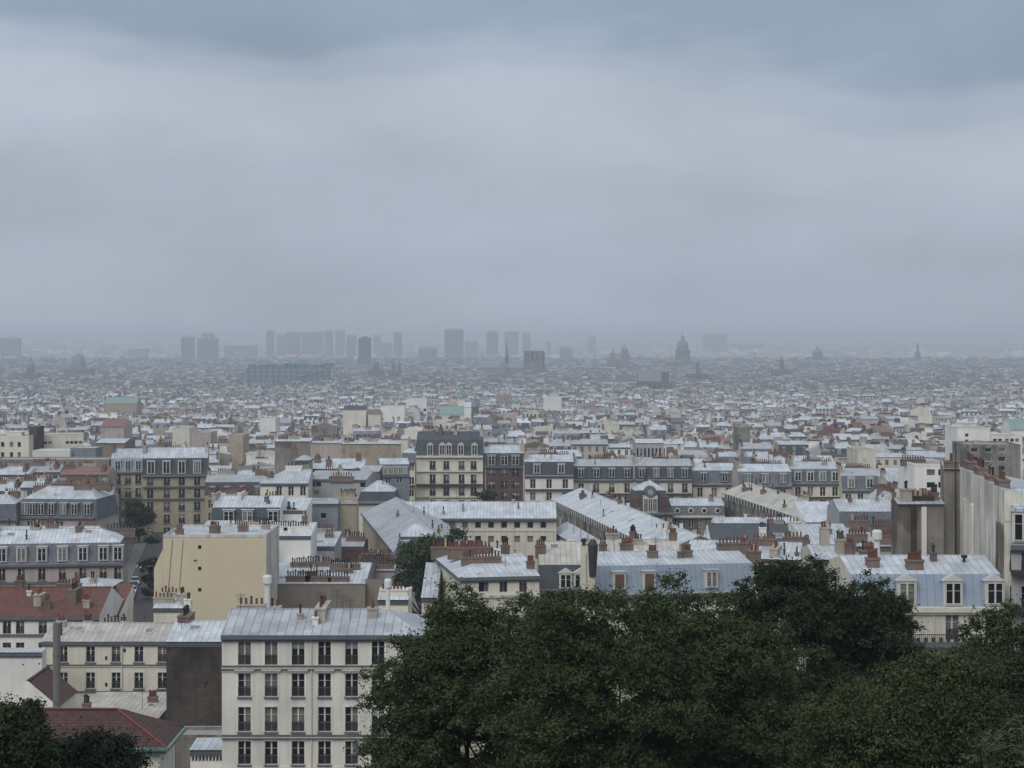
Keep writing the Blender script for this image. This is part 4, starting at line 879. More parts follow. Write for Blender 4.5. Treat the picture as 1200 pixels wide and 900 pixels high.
house('corner_house', 'corner house with curved pale blue roof and iron balconies at the right edge', 'house', (1185, 150), (1263, 148.6), 640, D=16, base=46, wall='grey', roof='mansard', rise=.9, hm=3.0, mats=('blue', 'zinc'), cornice=.4, detail=2, capmat='stain', dormx=(1199,), dorm=(1.7, .2, 2.4, 'arc', 'w'), winx=(1192, 1206), winy=((646, 672), (688, 716), (730, 758)), ww=1.2, bandy=((674, .35, .9, M_iron), (718, .35, .9, M_iron)))
# white modern house and concrete blocks
house('modern_house', 'plain white modern house with square windows left of the tall party walls', 'house', (1072, 300), (1114, 300), 546, D=13, wall='white', roof='flat', rise=.3, mats=('gravel', 'zinc'), cornice=0, detail=1, win=((1074, 550, 555.5, 4.5, 'w'), (1091, 550, 557.5, 10, 'w'), (1102, 550, 557.5, 5, 'w'), (1074, 565, 570.5, 4.5, 'w'), (1091, 565, 572, 10, 'w'), (1102, 565, 572, 5, 'w')), chimp=((1080, .5, 4, .8, .5, 9, 'b', 'p'),))
house('concrete_block', 'brown concrete block with paired dark windows at the right edge', 'house', (1133, 482), (1196, 482), 523, D=16, wall='brown', roof='flat', rise=.5, mats=('gravel', 'gravel'), cornice=0, detail=1, winx=(1142, 1158, 1174), winy=((525, 530), (535, 541), (546, 552)), ww=1.9, wstyle='w', chimp=((1150, .3, 2, 2, 1.6, 0, 'l', 'p'),))
house('concrete_block', 'white concrete block with blank pinkish end wall above the brown block', 'house', (1122, 560), (1160, 560), 503, D=16, wall='white', roof='flat', rise=.5, mats=('gravel', 'gravel'), cornice=0, detail=1, win=((1133, 508, 512, 4, 'w'), (1133, 515, 519, 4, 'w')))
house('concrete_block', 'pale modern block with two window rows behind the brown concrete block', 'house', (1162, 580), (1198, 580), 512, D=14, wall='white', roof='flat', rise=.4, mats=('gravel', 'zinc'), cornice=0, detail=1, winx=(1166, 1172, 1180, 1186, 1192), winy=((514, 518), (521, 525)), ww=1.2, wstyle='w')
house('modern_house', 'modern cream house cut by the left edge with two rows of dark windows', 'house', (-25, 500), (34, 500), 513, D=18, wall='cream', roof='flat', rise=.5, mats=('gravel', 'zincdull'), cornice=0, detail=1, winx=(3, 13.5, 22.5), winy=((518, 524), (530, 536)), ww=.9, wstyle='w', chimp=((8, .5, 4, 3, 1.5, 0, 'c', 'p'),))
house('tower_house', 'brown brick stair tower between the two modern cream wings', 'house', (34, 505), (43, 505), 502, D=8, wall='brick', roof='flat', rise=.4, mats=('gravel', 'zincdull'), cornice=0)
house('modern_house', 'modern cream wing with strip of dark windows right of the brick stair tower', 'house', (43, 514), (98, 517), 512, D=14, wall='cream', roof='flat', rise=.4, mats=('gravel', 'zincdull'), cornice=0, detail=1, winx=(46.5, 53, 58.5, 79, 84, 89, 94.5), winy=((517, 520.5),), ww=.95, wstyle='w')
house('plant_block', 'low white and grey plant boxes in front of the modern cream wing', 'house', (38, 470), (82, 470), 529, D=8, wall='white', roof='flat', rise=.2, mats=('zinc', 'zinc'), cornice=0)
house('plant_block', 'grey ribbed roof box right of the white plant boxes', 'house', (82, 472), (112, 472), 526, D=8, wall='greyblue', roof='flat', rise=.2, mats=('zincdull', 'zincdull'), cornice=0)
house('blank_house', 'house with broad blank taupe wall left of the tan mansards', 'house', (112, 500), (146, 500), 519, D=14, wall='taupe', roof='gable', rise=.8, mats=('zinc', 'zinc'), cornice=0)
house('low_house', 'long grey flat roof terrace below the modern cream houses', 'house', (-10, 455), (128, 455), 540, D=9, wall='taupe', roof='flat', rise=.4, mats=('zincdull', 'zincdull'), cornice=0)

for a, c, y, d, w, m, lab in ((-14, 34, 556, 436, 'white', 'zinc', 'bright white roofed house with vents at the left edge above the balcony mansard'), (34, 70, 553, 440, 'grey', 'zincdull', 'dull grey roofed house with red pots above the balcony mansard, left'), (70, 126, 556, 438, 'pinkish', 'tilepink', 'pinkish tile roofed house with long parapet left of the pale blue attic'),
        (-12, 24, 575, 410, 'brown', 'zinc', 'small brown walled house with white lid and pots at the left edge'), (24, 60, 571, 408, 'stain', 'zinc', 'streaked low house with white lid just behind the balcony mansard'), (110, 128, 585, 398, 'grey', 'zincdull', 'narrow grey house with glazed slope beside the street tree')):
    house('low_house', lab, 'house', (a, d), (c, d), y, D=10, wall=w, roof='gable', rise=1.5, mats=(m, m), cornice=.15, winx=[a + (c - a) * q for q in (.3, .6, .85)], winy=((y + 4, y + 11),), chimp=((a + 6, .4, 2.6, .8, 1.0, 6, 'b', 'p'), ((a + c) / 2, .6, 3, .8, 1.1, 7, 'l', 'p'), (c - 7, .3, .8, 3.4, .8, 6, 'b', 'p')))
# ------------------------------------------------------------------ street on the left
def strip(name, pts, w0, w1, z, mat, kind='structure'):
    b = MB()
    for (x0, y0), (x1, y1) in zip(pts, pts[1:]):
        b.poly([(x0 + w0, y0, z), (x0 + w1, y0, z), (x1 + w1, y1, z), (x1 + w0, y1, z)])
    o = b.build(name, [mat]); o['kind'] = kind; return o
SP = [(-53.6, 268), (-71.1, 383), (-81.6, 455)]
asph = plain('worn_asphalt', (.055, .055, .058), .85, .2, .25)
pave = plain('grey_pavement', (.115, .112, .108), .9, .2, .2)
paint = plain('road_paint', (.6, .6, .58), .7, .2, .2)
strip('street', SP, -5.5, 5.5, 44.012, asph)
def kerb(name, a, c):
    b = MB()
    for (x0, y0), (x1, y1) in zip(SP, SP[1:]):
        q = [(x0 + a, y0), (x0 + c, y0), (x1 + c, y1), (x1 + a, y1)]
        b.prism(q, 44.0, 44.14)
    o = b.build(name, [pave]); o['kind'] = 'structure'
kerb('pavement', -8.2, -5.5); kerb('pavement', 5.5, 8.4)
b = MB()
for i in range(8):
    x = -73.5 - 4.6 + i * 1.25
    b.poly([(x, 381, 44.018), (x + .6, 381, 44.018), (x + .05, 386, 44.018), (x - .55, 386, 44.018)])
o = b.build('crossing_marking', [paint]); o['kind'] = 'structure'

# parked cars
_car = {}
def car(x, y, rz, paintc, label, long_=4.2, tall=1.45):
    t = thing('parked_car', label, 'car', (x, y, 44.014), rz, 'cars parked in the left street')
    key = paintc
    if key not in _car:
        m = plain('car_paint_' + paintc, {'white': (.62, .62, .6), 'grey': (.2, .21, .22), 'black': (.02, .02, .022), 'blue': (.05, .08, .16), 'silver': (.42, .43, .44)}[paintc], .3, .6, .03)
        b = MB(); L = long_ / 2; w = .84
        lo = [(-L, .35), (-L + .08, .78), (-L + .9, .92), (L - .7, .95), (L - .05, .82), (L, .38)]
        for s in (1, -1):
            b.poly([(s * w, y_, z_) for y_, z_ in (lo if s > 0 else reversed(lo))] )
        for (y0, z0), (y1, z1) in zip(lo, lo[1:] + lo[:1]): b.poly([(-w, y0, z0), (w, y0, z0), (w, y1, z1), (-w, y1, z1)])
        rf = [(-L + .95, .93), (-L + 1.5, tall), (L - 1.35, tall), (L - .72, .955)]
        g = MB()
        for s in (1, -1): g.poly([(s * (w - (.05 if z_ < 1 else .2)), y_, z_) for y_, z_ in (rf if s > 0 else reversed(rf))])
        for (y0, z0), (y1, z1) in zip(rf, rf[1:]):
            a = w - (.05 if z0 < 1 else .2); c = w - (.05 if z1 < 1 else .2)
            (b if z0 > 1 and z1 > 1 else g).poly([(-a, y0, z0), (a, y0, z0), (c, y1, z1), (-c, y1, z1)])
        wb = MB()
        wb.tube((-.1, 0, 0), (.1, 0, 0), .31, .31, 12)
        _car[key] = (b.mesh('body', [m]), g.mesh('cabin_glass', [M_glass]), wb.mesh('wheel', [M_iron]))
    bm, gm, wm = _car[key]
    link('body', bm, t); link('cabin_glass', gm, t)
    for sx in (-.78, .78):
        for sy in (-1.25, 1.3): link('wheel', wm, t, (sx, sy, .31))
    return t
def sx_at(y):
    for (x0, y0), (x1, y1) in zip(SP, SP[1:]):
        if y0 <= y <= y1: return x0 + (x1 - x0) * (y - y0) / (y1 - y0)
yaw_s = math.atan2(17.5, 115)
cars = ((-4.4, 330, 'white', 'white parked car at the near end of the kerb line in the left street'), (-4.4, 336, 'silver', 'silver parked car just behind the nearest white car in the left street'), (-4.4, 342, 'white', 'white parked car third along the kerb, between the silver and the blue car'),
        (-4.4, 348, 'blue', 'dark blue parked car along the left kerb of the street'), (-4.4, 355, 'silver', 'silver parked car farthest along the left kerb before the crossing'), (4.3, 372, 'white', 'lone white car on the right side of the street near the crossing'),
        (4.3, 318, 'black', 'black car at the foot of the street behind the cream chimney block'), (1.6, 398, 'grey', 'grey car standing on the roadway beyond the crossing'))
for dx, y, c, lab in cars: car(sx_at(y) + dx, y, yaw_s, c, lab)
# houses along the right side of the street, seen end on
for (y0, y1, h, w, lab) in ((330, 352, 7.5, 'brown', 'dark brown house flank on the right of the street behind the yellow wall'), (354, 376, 8.2, 'grey', 'grey house flank on the right of the street near the crossing')):
    x0 = sx_at((y0 + y1) / 2) + 11.5
    building('street_house', lab, 'house', (x0 + 4, y0, 43.8), yaw_s, 6.5, y1 - y0, h, wall=w, roof='gable', rise=1, mats=('zincdull', 'zincdull'), cornice=.2, left=[(3 + 3.5 * k, 3, 1.1, 1.9) for k in range(5)], detail=1)
    FOOT.append((x0 + 4, (y0 + y1) / 2, 11))

# ------------------------------------------------------------------ the city: streets of houses laid out in blocks
DIST = []
for j in range(26):
    for i in range(-9, 10):
        yy = 420 + j * 260 + rng.uniform(-80, 80); xx = (i + .5 * (j % 2)) * 250 + rng.uniform(-80, 80)
        DIST.append((xx, yy, rng.gauss(.1, .42)))
DA = np.array([(a, b) for a, b, c in DIST])
WALLCOL = {'cream': (.53, .505, .45), 'white': (.62, .615, .60), 'grey': (.40, .415, .43), 'tan': (.45, .405, .33), 'pinkish': (.45, .395, .36), 'taupe': (.27, .24, .21), 'brown': (.21, .175, .145), 'stain': (.48, .46, .41)}
KINDS_ = []
def plan():
    out = []
    r = random.Random(5)
    for di, (cx, cy, yaw) in enumerate(DIST):
        near = DA - np.array((cx, cy))
        far = cy > 3000
        if abs(cx) > .3 * cy + 330: continue
        c, s = math.cos(yaw), math.sin(yaw)
        v = -230
        while v < 230:
            bd = r.uniform(36, 62)
            u = -230 - r.uniform(0, 60)
            while u < 230:
                bw = r.uniform(55, 120)
                hb = r.choice((15, 17, 18.5, 20, 21)) + r.uniform(-1, 1)
                items = []
                big = r.random() < .035
                if big: items.append((u + bw / 2, v + bd / 2, 0, bw * .9, min(bd * .6, 24), hb * r.uniform(.7, 1.15)))
                for side in (() if big else (0, 1)):
                    p = 0
                    while p < bw - 6:
                        w = min(r.uniform(6, 15), bw - p)
                        if w < 6: w = 8
                        d = r.uniform(10, 14)
                        yv = d / 2 if side == 0 else bd - d / 2
                        items.append((u + p + w / 2, v + yv, 0, w, d, hb + r.gauss(0, 2.6)))
                        p += w
                for side in (() if big else (0, 1)):
                    p = 13
                    while p < bd - 20:
                        w = min(r.uniform(6, 13), bd - 13 - p)
                        if w < 5: break
                        d = r.uniform(9, 13)
                        items.append((u + (d / 2 if side == 0 else bw - d / 2), v + p + w / 2, 1, w, d, hb + r.gauss(0, 2.6)))
                        p += w
                for q in range(0 if big else int(bw * bd / 480)):
                    items.append((u + r.uniform(18, max(19, bw - 18)), v + r.uniform(14, bd - 13), r.choice((0, 1)), r.uniform(5, 13), r.uniform(4.5, 8), hb * r.uniform(.7, 1.08)))
                for (a, b_, rot, w, d, h) in items:
                    X = cx + a * c - b_ * s; Y = cy + a * s + b_ * c
                    if Y < 200 or Y > 5600: continue
                    if abs(X) > .283 * Y + 70: continue
                    dd = (DA[:, 0] - X) ** 2 + (DA[:, 1] - Y) ** 2
                    if dd.argmin() != di: continue
                    ya = yaw + rot * math.pi / 2
                    # turn the front to the viewer
                    if math.sin(ya) * -X - math.cos(ya) * -Y < 0: ya += math.pi
                    if rng_keep(r, Y): out.append((X, Y, ya, w, d, max(6, h)))
                u += bw + r.uniform(7, 10)
            v += bd + r.uniform(7, 10)
    return out
def rng_keep(r, Y): return r.random() > .03
LM = []      # (x, y, r) of landmarks to keep clear
ALL = plan()
# ------------------------------------------------------------------ landmarks far off
def px_x(px, d): return (px - 600) * d / F
far_stone = plain('weathered_stone', (.17, .16, .15), .9, .2, .2)
far_dark = plain('dark_stone', (.11, .107, .108), .9, .2, .2)
far_lead = plain('lead_roof', (.16, .18, .20), .7, .3, .2)
tower_dark = plain('dark_curtain_wall', (.07, .078, .088), .4, .5, .2)
tower_pale = plain('pale_concrete', (.46, .47, .48), .8, .3, .15)
tower_mid = plain('grey_concrete', (.34, .35, .36), .8, .3, .15)
band_glass = plain('band_glazing', (.10, .115, .13), .3, .5, .1)

def keep(x, y, r): LM.append((x, y, r))

def domed_monument():
    d = 4500; x = px_x(800, d); g = gz(x, d)
    t = thing('domed_monument', 'great grey domed monument with columned drum and lantern on the skyline', 'monument', (x, d, g)); keep(x, d, 60)
    zt = 114.5 - g
    b = MB(); b.box(-42, 42, -16, 16, 0, 30); b.box(-16, 16, -55, 45, 0, 30); b.build('nave', [far_stone], t)
    b = MB(); b.poly([(-42, -17, 30), (42, -17, 30), (42, 0, 36), (-42, 0, 36)]); b.poly([(-42, 0, 36), (42, 0, 36), (42, 17, 30), (-42, 17, 30)]); b.poly([(-42, 17, 30), (-42, -17, 30), (-42, 0, 36)]); b.poly([(42, -17, 30), (42, 17, 30), (42, 0, 36)])
    b.poly([(-17, -56, 30), (17, -56, 30), (0, -56, 37)]); b.poly([(-17, -56, 30), (0, -56, 37), (0, 46, 37), (-17, 46, 30)]); b.poly([(0, -56, 37), (17, -56, 30), (17, 46, 30), (0, 46, 37)]); b.build('roof', [far_lead], t)
    b = MB(); b.lathe([(20, 30), (20, 38), (13.5, 38), (13.5, 55), (18, 55), (18, 58), (13.5, 58), (13.5, 66), (14.5, 66), (14.5, 68)], 32); b.build('drum', [far_stone], t)
    c = MB(); c.lathe([(1.0, 0), (.9, 16.9)], 8); cm = c.mesh('column', [far_stone])
    for i in range(32): link('column', cm, t, (16.8 * math.cos(i * math.pi / 16), 16.8 * math.sin(i * math.pi / 16), 38.05))
    h = zt - 68
    b = MB(); b.lathe([(13.6 * math.cos(a), 68 + 16 * math.sin(a)) for a in [i * 1.25 / 9 for i in range(10)]], 32); b.build('dome', [far_lead], t)
    b = MB(); z0 = 68 + 16 * math.sin(1.25) - .3
    b.lathe([(4.6, z0), (4.6, z0 + 1), (3, z0 + 1.1), (3, z0 + 6), (3.8, z0 + 6.2), (3.2, z0 + 8), (.6, z0 + 10.5), (.35, zt - 2)], 14); b.box(-1.6, 1.6, -.3, .3, zt - 4.6, zt - 3.9); b.box(-.3, .3, -.31, .31, zt - 7, zt - 1.6); b.build('lantern', [far_stone], t)
domed_monument()

def cathedral():
    d = 3770; g = gz(0, d); x = px_x(626, d); yaw = R(-22)
    t = thing('gothic_cathedral', 'gothic cathedral with twin square towers and slender dark spire left of them', 'church', (x, d, g), yaw); keep(x - 45, d, 60); keep(x, d, 25)
    zt = 90 - 11 / .5836 - g
    # towers stand side by side across the west front, turned to be seen apart
    for sx in (-11.5, 11.5):
        b = MB(); b.box(sx - 8, sx + 8, -8, 8, 0, 45)
        for cx_, cy_ in ((-6.4, -6.4), (6.4, -6.4), (-6.4, 6.4), (6.4, 6.4), (0, -6.6), (0, 6.6), (-6.6, 0), (6.6, 0)):
            w = 1.7 if abs(cx_) > 1 and abs(cy_) > 1 else .9
            b.box(sx + cx_ - w, sx + cx_ + w, cy_ - w, cy_ + w, 45.01, zt - 5)
        b.box(sx - 4, sx + 4, -4, 4, 45.02, zt - 6)
        b.box(sx - 8.3, sx + 8.3, -8.3, 8.3, zt - 5.0, zt); b.build('tower', [far_dark], t)
    b = MB(); b.box(-3.4, 3.4, -7, 7, 0, 46); b.build('west_front', [far_stone], t)
    L = -118
    b = MB(); b.box(L, -19.6, -7, 7, 0, 33); b.box(L, -19.6, -19, -7.01, 0, 16); b.box(L, -19.6, 7.01, 19, 0, 16)
    b.box(-66, -53, -23, 23, 0, 33.02); b.build('nave', [far_stone], t)
    b = MB()
    for q in ((-7.5, 7.5),): b.poly([(L, q[0], 33), (-19.6, q[0], 33), (-19.6, 0, 43.5), (L, 0, 43.5)]); b.poly([(L, 0, 43.5), (-19.6, 0, 43.5), (-19.6, q[1], 33), (L, q[1], 33)]); b.poly([(L, 7.5, 33), (L, -7.5, 33), (L, 0, 43.5)]); b.poly([(-19.6, -7.5, 33), (-19.6, 7.5, 33), (-19.6, 0, 43.5)])
    b.poly([(-66.3, -23.3, 33), (-59.5, -23.3, 43.6), (-59.5, 23.3, 43.6), (-66.3, 23.3, 33)]); b.poly([(-59.5, -23.3, 43.6), (-52.7, -23.3, 33), (-52.7, 23.3, 33), (-59.5, 23.3, 43.6)])
    b.poly([(-66.3, -23.3, 33), (-52.7, -23.3, 33), (-59.5, -23.3, 43.6)]); b.build('roof', [far_lead], t)
    sp = MB(); sp.lathe([(4.0, 40), (3.6, 54), (4.2, 54.2), (2.6, 58), (1.2, 74), (.25, 90)], 8, -59.5, 0); sp.build('spire', [M_iron], t)
    fb = MB(); fb.box(-.5, .5, 0, 11, 0, 1); 
    m = MB(); m.poly([(-.5, 0, 30), (.5, 0, 30), (.5, -12, 21), (-.5, -12, 21)]); m.poly([(-.5, 0, 29), (.5, 0, 29), (.5, -12, 20), (-.5, -12, 20)]); m.box(-.6, .6, -13.5, -12, 0, 23); fm = m.mesh('flying_buttress', [far_stone])
    for i in range(12):
        xx = -24 - i * 8
        if -68 < xx < -51: continue
        link('flying_buttress', fm, t, (xx, -7, 0))
cathedral()

def pipe_museum():
    d = 2980; x = px_x(335.5, d); g = gz(x, d); W = 129; D = 45
    t = thing('museum', 'long museum box with exposed white frame and blue rooftop pipes', 'museum', (x, d, g), R(-3)); keep(x, d, 70); keep(x - 40, d, 35); keep(x + 40, d, 35)
    H = 90 - 31 / .738 - g
    b = MB(); b.box(-W / 2, W / 2, 0, D, 0, H); b.build('glass_body', [plain('museum_glass', (.11, .14, .165), .35, .5, .3)], t)
    wf = plain('white_steel', (.28, .32, .35), .5, .4, .1); bl = plain('blue_pipe', (.05, .14, .19), .5, .4, .2)
    b = MB()
    for i in range(14): b.box(-W / 2 + i * W / 13 - .5, -W / 2 + i * W / 13 + .5, -7, -6, 0, H + 1)
    for k in range(6): b.box(-W / 2, W / 2, -6.9, -6.1, 7 * k + 5, 7 * k + 5.8)
    for i in range(13):
        for k in range(5): b.tube((-W / 2 + i * W / 13, -6.5, 7 * k + 5), (-W / 2 + (i + 1) * W / 13, -6.5, 7 * k + 12), .25, .25, 4)
    b.build('steel_frame', [wf], t)
    b = MB(); q = random.Random(3); xx = -W / 2 + 3
    while xx < W / 2 - 5:
        w = q.uniform(5, 14); h = q.uniform(3, 7.5); b.box(xx, xx + w, q.uniform(0, 6), q.uniform(20, 40), H + .02, H + h); xx += w + q.uniform(.5, 4)
    b.build('roof_plant', [bl], t)
    for k in range(14):
        b = MB(); xx = -W / 2 + 5 + k * 9.2; b.tube((xx, -3, 6), (xx, -3, H + q.uniform(2, 5)), 1.1, 1.1, 8); b.build('blue_duct', [bl], t)
    b = MB(); b.tube((-W / 2 + 2, -9, 8), (W / 2 - 4, -9, H - 4), .9, .9, 8); b.build('escalator_tube', [bl], t)
pipe_museum()

def high_rise(px0, px1, py, d, label, mat, base_py=None, top=None, name='high_rise', cat='tower block', dep=None):
    x0, x1 = px_x(px0, d), px_x(px1, d); x = (x0 + x1) / 2; W = x1 - x0; g = gz(x, d) - 1; H = zat(py, d) - g
    t = thing(name, label, cat, (x, d, g), 0, 'tower blocks on the skyline'); keep(x, d, W / 2 + 12)
    D = dep or min(max(16, W * .6), 30)
    b = MB(); b.box(-W / 2, W / 2, 0, D, 0, H); b.box(-W / 4, W / 4, D * .3, D * .7, H + .02, H + 3.5); b.build('shaft', [mat], t)
    b = MB(); k = 0; z = 6
    b2 = MB(); b2.box(-W / 2 + 1, W / 2 - 1, -.25, -.02, 0, 1.4); bm = b2.mesh('window_band', [band_glass])
    n = min(95, int((H - 6) / 3.2))
    for i in range(n): link('window_band', bm, t, (0, 0, 5 + i * (H - 7) / n))
    return t
high_rise(420, 434.5, 396, 4550, 'isolated dark slab tower rising between the blue piped museum and the cathedral', tower_dark)
HR = ((0, 22, 396, 5600, 'pale square tower block cut by the left edge of the skyline', 1), (212, 227, 394.5, 5000, 'narrow grey tower, left one of the pair above the left rooftops', 1), (231, 254, 396, 5200, 'broader stepped tower, right one of the left skyline pair', 1), (236, 250, 390.5, 5260, 'tall core rising out of the broader stepped tower', 1),
      (262, 300, 404, 5600, 'long low slab on the skyline right of the pair of towers', 2), (312, 321, 387, 6300, 'thin leftmost tower of the skyline cluster above the blue piped museum', 1), (324, 334, 391, 6400, 'second thin tower of the cluster above the blue piped museum', 2), (335, 351, 389.5, 6300, 'wide pale tower of the cluster above the blue piped museum', 1), (353, 379, 388.5, 6400, 'widest tower of the cluster above the museum right end', 2),
      (381, 390, 387.5, 6300, 'slim tower just right of the widest cluster tower', 1), (393, 404, 387, 6450, 'slim tower at the right end of the museum cluster', 2), (406, 418, 392, 6500, 'faint tower just left of the dark slab tower', 2), (437, 446, 392, 6600, 'faint thin tower just right of the dark slab tower', 2), (461, 471, 390, 6200, 'lone faint tower midway between dark slab tower and the tall pale block', 1),
      (490, 512, 407, 5200, 'low broad block left of the tall pale block', 1), (521, 543, 386, 5400, 'tall pale wide block with stepped top on the centre skyline', 1), (570, 584, 388.5, 6200, 'pale tower standing just left of the cathedral spire', 1), (591, 608, 388, 6500, 'pale wide tower behind the cathedral spire', 2), (612, 622, 389.5, 6700, 'faint tower over the cathedral twin towers', 2), (656, 671, 407, 5600, 'low pale block right of the cathedral towers', 1), (640, 646, 400, 6400, 'faint stub tower right of the cathedral', 2), (689, 699, 394, 7600, 'very faint tower between cathedral and great dome', 2),
      (824, 852, 391, 8600, 'faint broad tower pair right of the great dome', 2), (855, 896, 403, 9000, 'faint long low slab right of the great dome', 2), (446, 459, 401, 6000, 'faint low block beside the lone faint tower', 2), (545, 560, 399, 6100, 'faint low block right of the tall pale block', 2), (150, 172, 408, 5600, 'low pale block far left below the horizon haze', 2))
for a, c, y, d, lab, m in HR: high_rise(a, c, y, d, lab, (tower_dark, tower_mid, tower_pale)[m])

def church(px0, px1, py_eave, py_ridge, d, label, tower=None, spire=None, mat=far_stone, yaw=0, name='church', roofm=None):
    x0, x1 = px_x(px0, d), px_x(px1, d); W = x1 - x0; x = (x0 + x1) / 2; g = gz(x, d) - 1
    t = thing(name, label, 'church', (x, d, g), yaw); keep(x, d, W / 2 + 10)
    H = zat(py_eave, d) - g; Rr = zat(py_ridge, d) - g; D = W * .55
    b = MB(); b.box(-W / 2, W / 2, 0, D, 0, H); b.build('nave', [mat], t)
    b = MB(); b.poly([(-W / 2, -.5, H), (W / 2, -.5, H), (W / 2, D / 2, Rr), (-W / 2, D / 2, Rr)]); b.poly([(-W / 2, D / 2, Rr), (W / 2, D / 2, Rr), (W / 2, D + .5, H), (-W / 2, D + .5, H)]); b.poly([(-W / 2, D + .5, H), (-W / 2, -.5, H), (-W / 2, D / 2, Rr)]); b.poly([(W / 2, -.5, H), (W / 2, D + .5, H), (W / 2, D / 2, Rr)]); b.build('roof', [roofm or far_lead], t)
    n = max(3, int(W / 7)); m = MB(); m.box(-.8, .8, -2.6, -.02, 0, H * .8); m.poly([(-.8, -2.6, H * .8), (.8, -2.6, H * .8), (.8, -.02, H * .97), (-.8, -.02, H * .97)]); mm = m.mesh('buttress', [mat])
    for i in range(n): link('buttress', mm, t, (-W / 2 + W * (i + .5) / n, 0, 0))
    m = MB(); m.box(-1.1, 1.1, -.12, -.02, 0, H * .45); mm = m.mesh('window', [M_glass])
    for i in range(n - 1): link('window', mm, t, (-W / 2 + W * (i + 1) / n, 0, H * .42))
    for q in (tower or ()):
        a, c, top, sp = q; xa, xc = px_x(a, d) - x, px_x(c, d) - x; w = (xc - xa) / 2; xm = (xa + xc) / 2; ht = zat(top, d) - g
        b = MB(); b.box(xm - w, xm + w, -w * .3, w * 1.7, 0, ht); b.box(xm - w - .4, xm + w + .4, -w * .3 - .4, w * 1.7 + .4, ht * .8, ht * .8 + 1); b.build('bell_tower', [mat], t)
        if sp:
            hs = zat(sp, d) - g; b = MB(); b.lathe([(w * 1.25, ht + .02), (w * .5, ht + (hs - ht) * .55), (.15, hs)], 8, xm, w * .7, 0, math.pi / 8); b.build('spire', [far_lead], t)
    return t
church(748, 780, 447, 433, 2550, 'big dark gothic church with steep roof below the great dome', tower=((776, 784, 436, 431),), mat=far_dark)
church(712, 738, 421, 414, 4300, 'distant church with stepped tower between the cathedral and the great dome', tower=((728, 736, 410, 403), (716, 720, 414, 408)), mat=far_stone)
church(455, 470, 434, 428, 3450, 'grey town hall like block with steep roofs right of the belfry', tower=((459, 462, 424, 419), (467, 470, 426, 421)), mat=far_dark)
church(805, 832, 438, 433, 3300, 'distant church with thin spire below right of the great dome', tower=((816, 820, 426, 419),), mat=far_dark)
church(905, 930, 433, 429, 3600, 'distant church with small pointed steeple right of the great dome', tower=((914, 919, 422, 415),), mat=far_dark)
church(546, 558, 484, 479, 1280, 'dark steep steeple church in the mid distance above the ornate mansard', tower=((553, 561, 477, 462),), mat=far_dark)

def belfry(pxc, pyt, w, d, label, mat, cap, name='belfry', cat='tower'):
    x = px_x(pxc, d); g = gz(x, d) - 1; H = zat(pyt, d) - g; r = w * d / F / 2
    t = thing(name, label, cat, (x, d, g)); keep(x, d, r + 10)
    b = MB(); b.box(-r * 2.4, r * 2.4, 0, r * 4, 0, H * .62); b.build('base', [mat], t)
    b = MB(); b.box(-r, r, r, r * 3, H * .62 + .02, H * .8); b.build('shaft', [mat], t)
    b = MB(); b.lathe([(r * 1.2, H * .8 + .02), (r * 1.05, H * .86), (r * .5, H * .92), (r * .45, H * .95), (.15, H)], 10, 0, r * 2); b.build('cap', [cap], t)
def dome(pxc, pyt, w, d, label, low=False):
    x = px_x(pxc, d); g = gz(x, d) - 1; H = zat(pyt, d) - g; r = w * d / F / 2
    t = thing('domed_church', label, 'church', (x, d, g)); keep(x, d, r + 14)
    b = MB(); b.box(-r * 1.9, r * 1.9, -r, r * 2.4, 0, H * .5); b.build('nave', [far_dark], t)
    if low:
        b = MB(); b.lathe([(r, H * .5 + .02), (r, H * .7)] + [(r * math.cos(a), H * .7 + H * .3 * math.sin(a)) for a in (.25, .5, .8, 1.1, 1.35)], 20); b.build('dome', [far_lead], t)
    else:
        b = MB(); b.lathe([(r * .95, H * .5 + .02), (r * .95, H * .64), (r * 1.05, H * .64), (r * 1.05, H * .66)], 18); b.build('drum', [far_dark], t)
        b = MB(); b.lathe([(r * math.cos(a), H * .66 + H * .2 * math.sin(a)) for a in (0, .3, .6, .9, 1.2)], 18); b.build('dome', [far_lead], t)
        b = MB(); z = H * .66 + H * .2 * math.sin(1.2) - .1; b.lathe([(r * .3, z), (r * .26, z + H * .06), (r * .1, z + H * .09), (.12, H)], 10); b.build('lantern', [far_lead], t)
belfry(440, 419, 7, 3450, 'ornate town hall belfry with pointed cap beside the dark slab tower', far_dark, far_lead)
belfry(1076, 401, 2.4, 5200, 'thin lone spike on the horizon at the right', far_dark, far_dark, 'mast_tower')
dome(36, 416, 10, 3300, 'small dark church dome with lantern at the far left')
dome(92, 414, 16, 3700, 'low rounded dark dome right of the small left church dome', True)
dome(958, 404, 12, 5000, 'faint dome with lantern on the right skyline')
belfry(605, 462, 9, 1500, 'pale green copper bell roof right of the dark steeple', W_['cream'], Z['copper'], 'copper_turret')
belfry(540, 456, 8, 1520, 'pale green copper cupola left of the dark steeple', W_['cream'], Z['copper'], 'copper_turret')

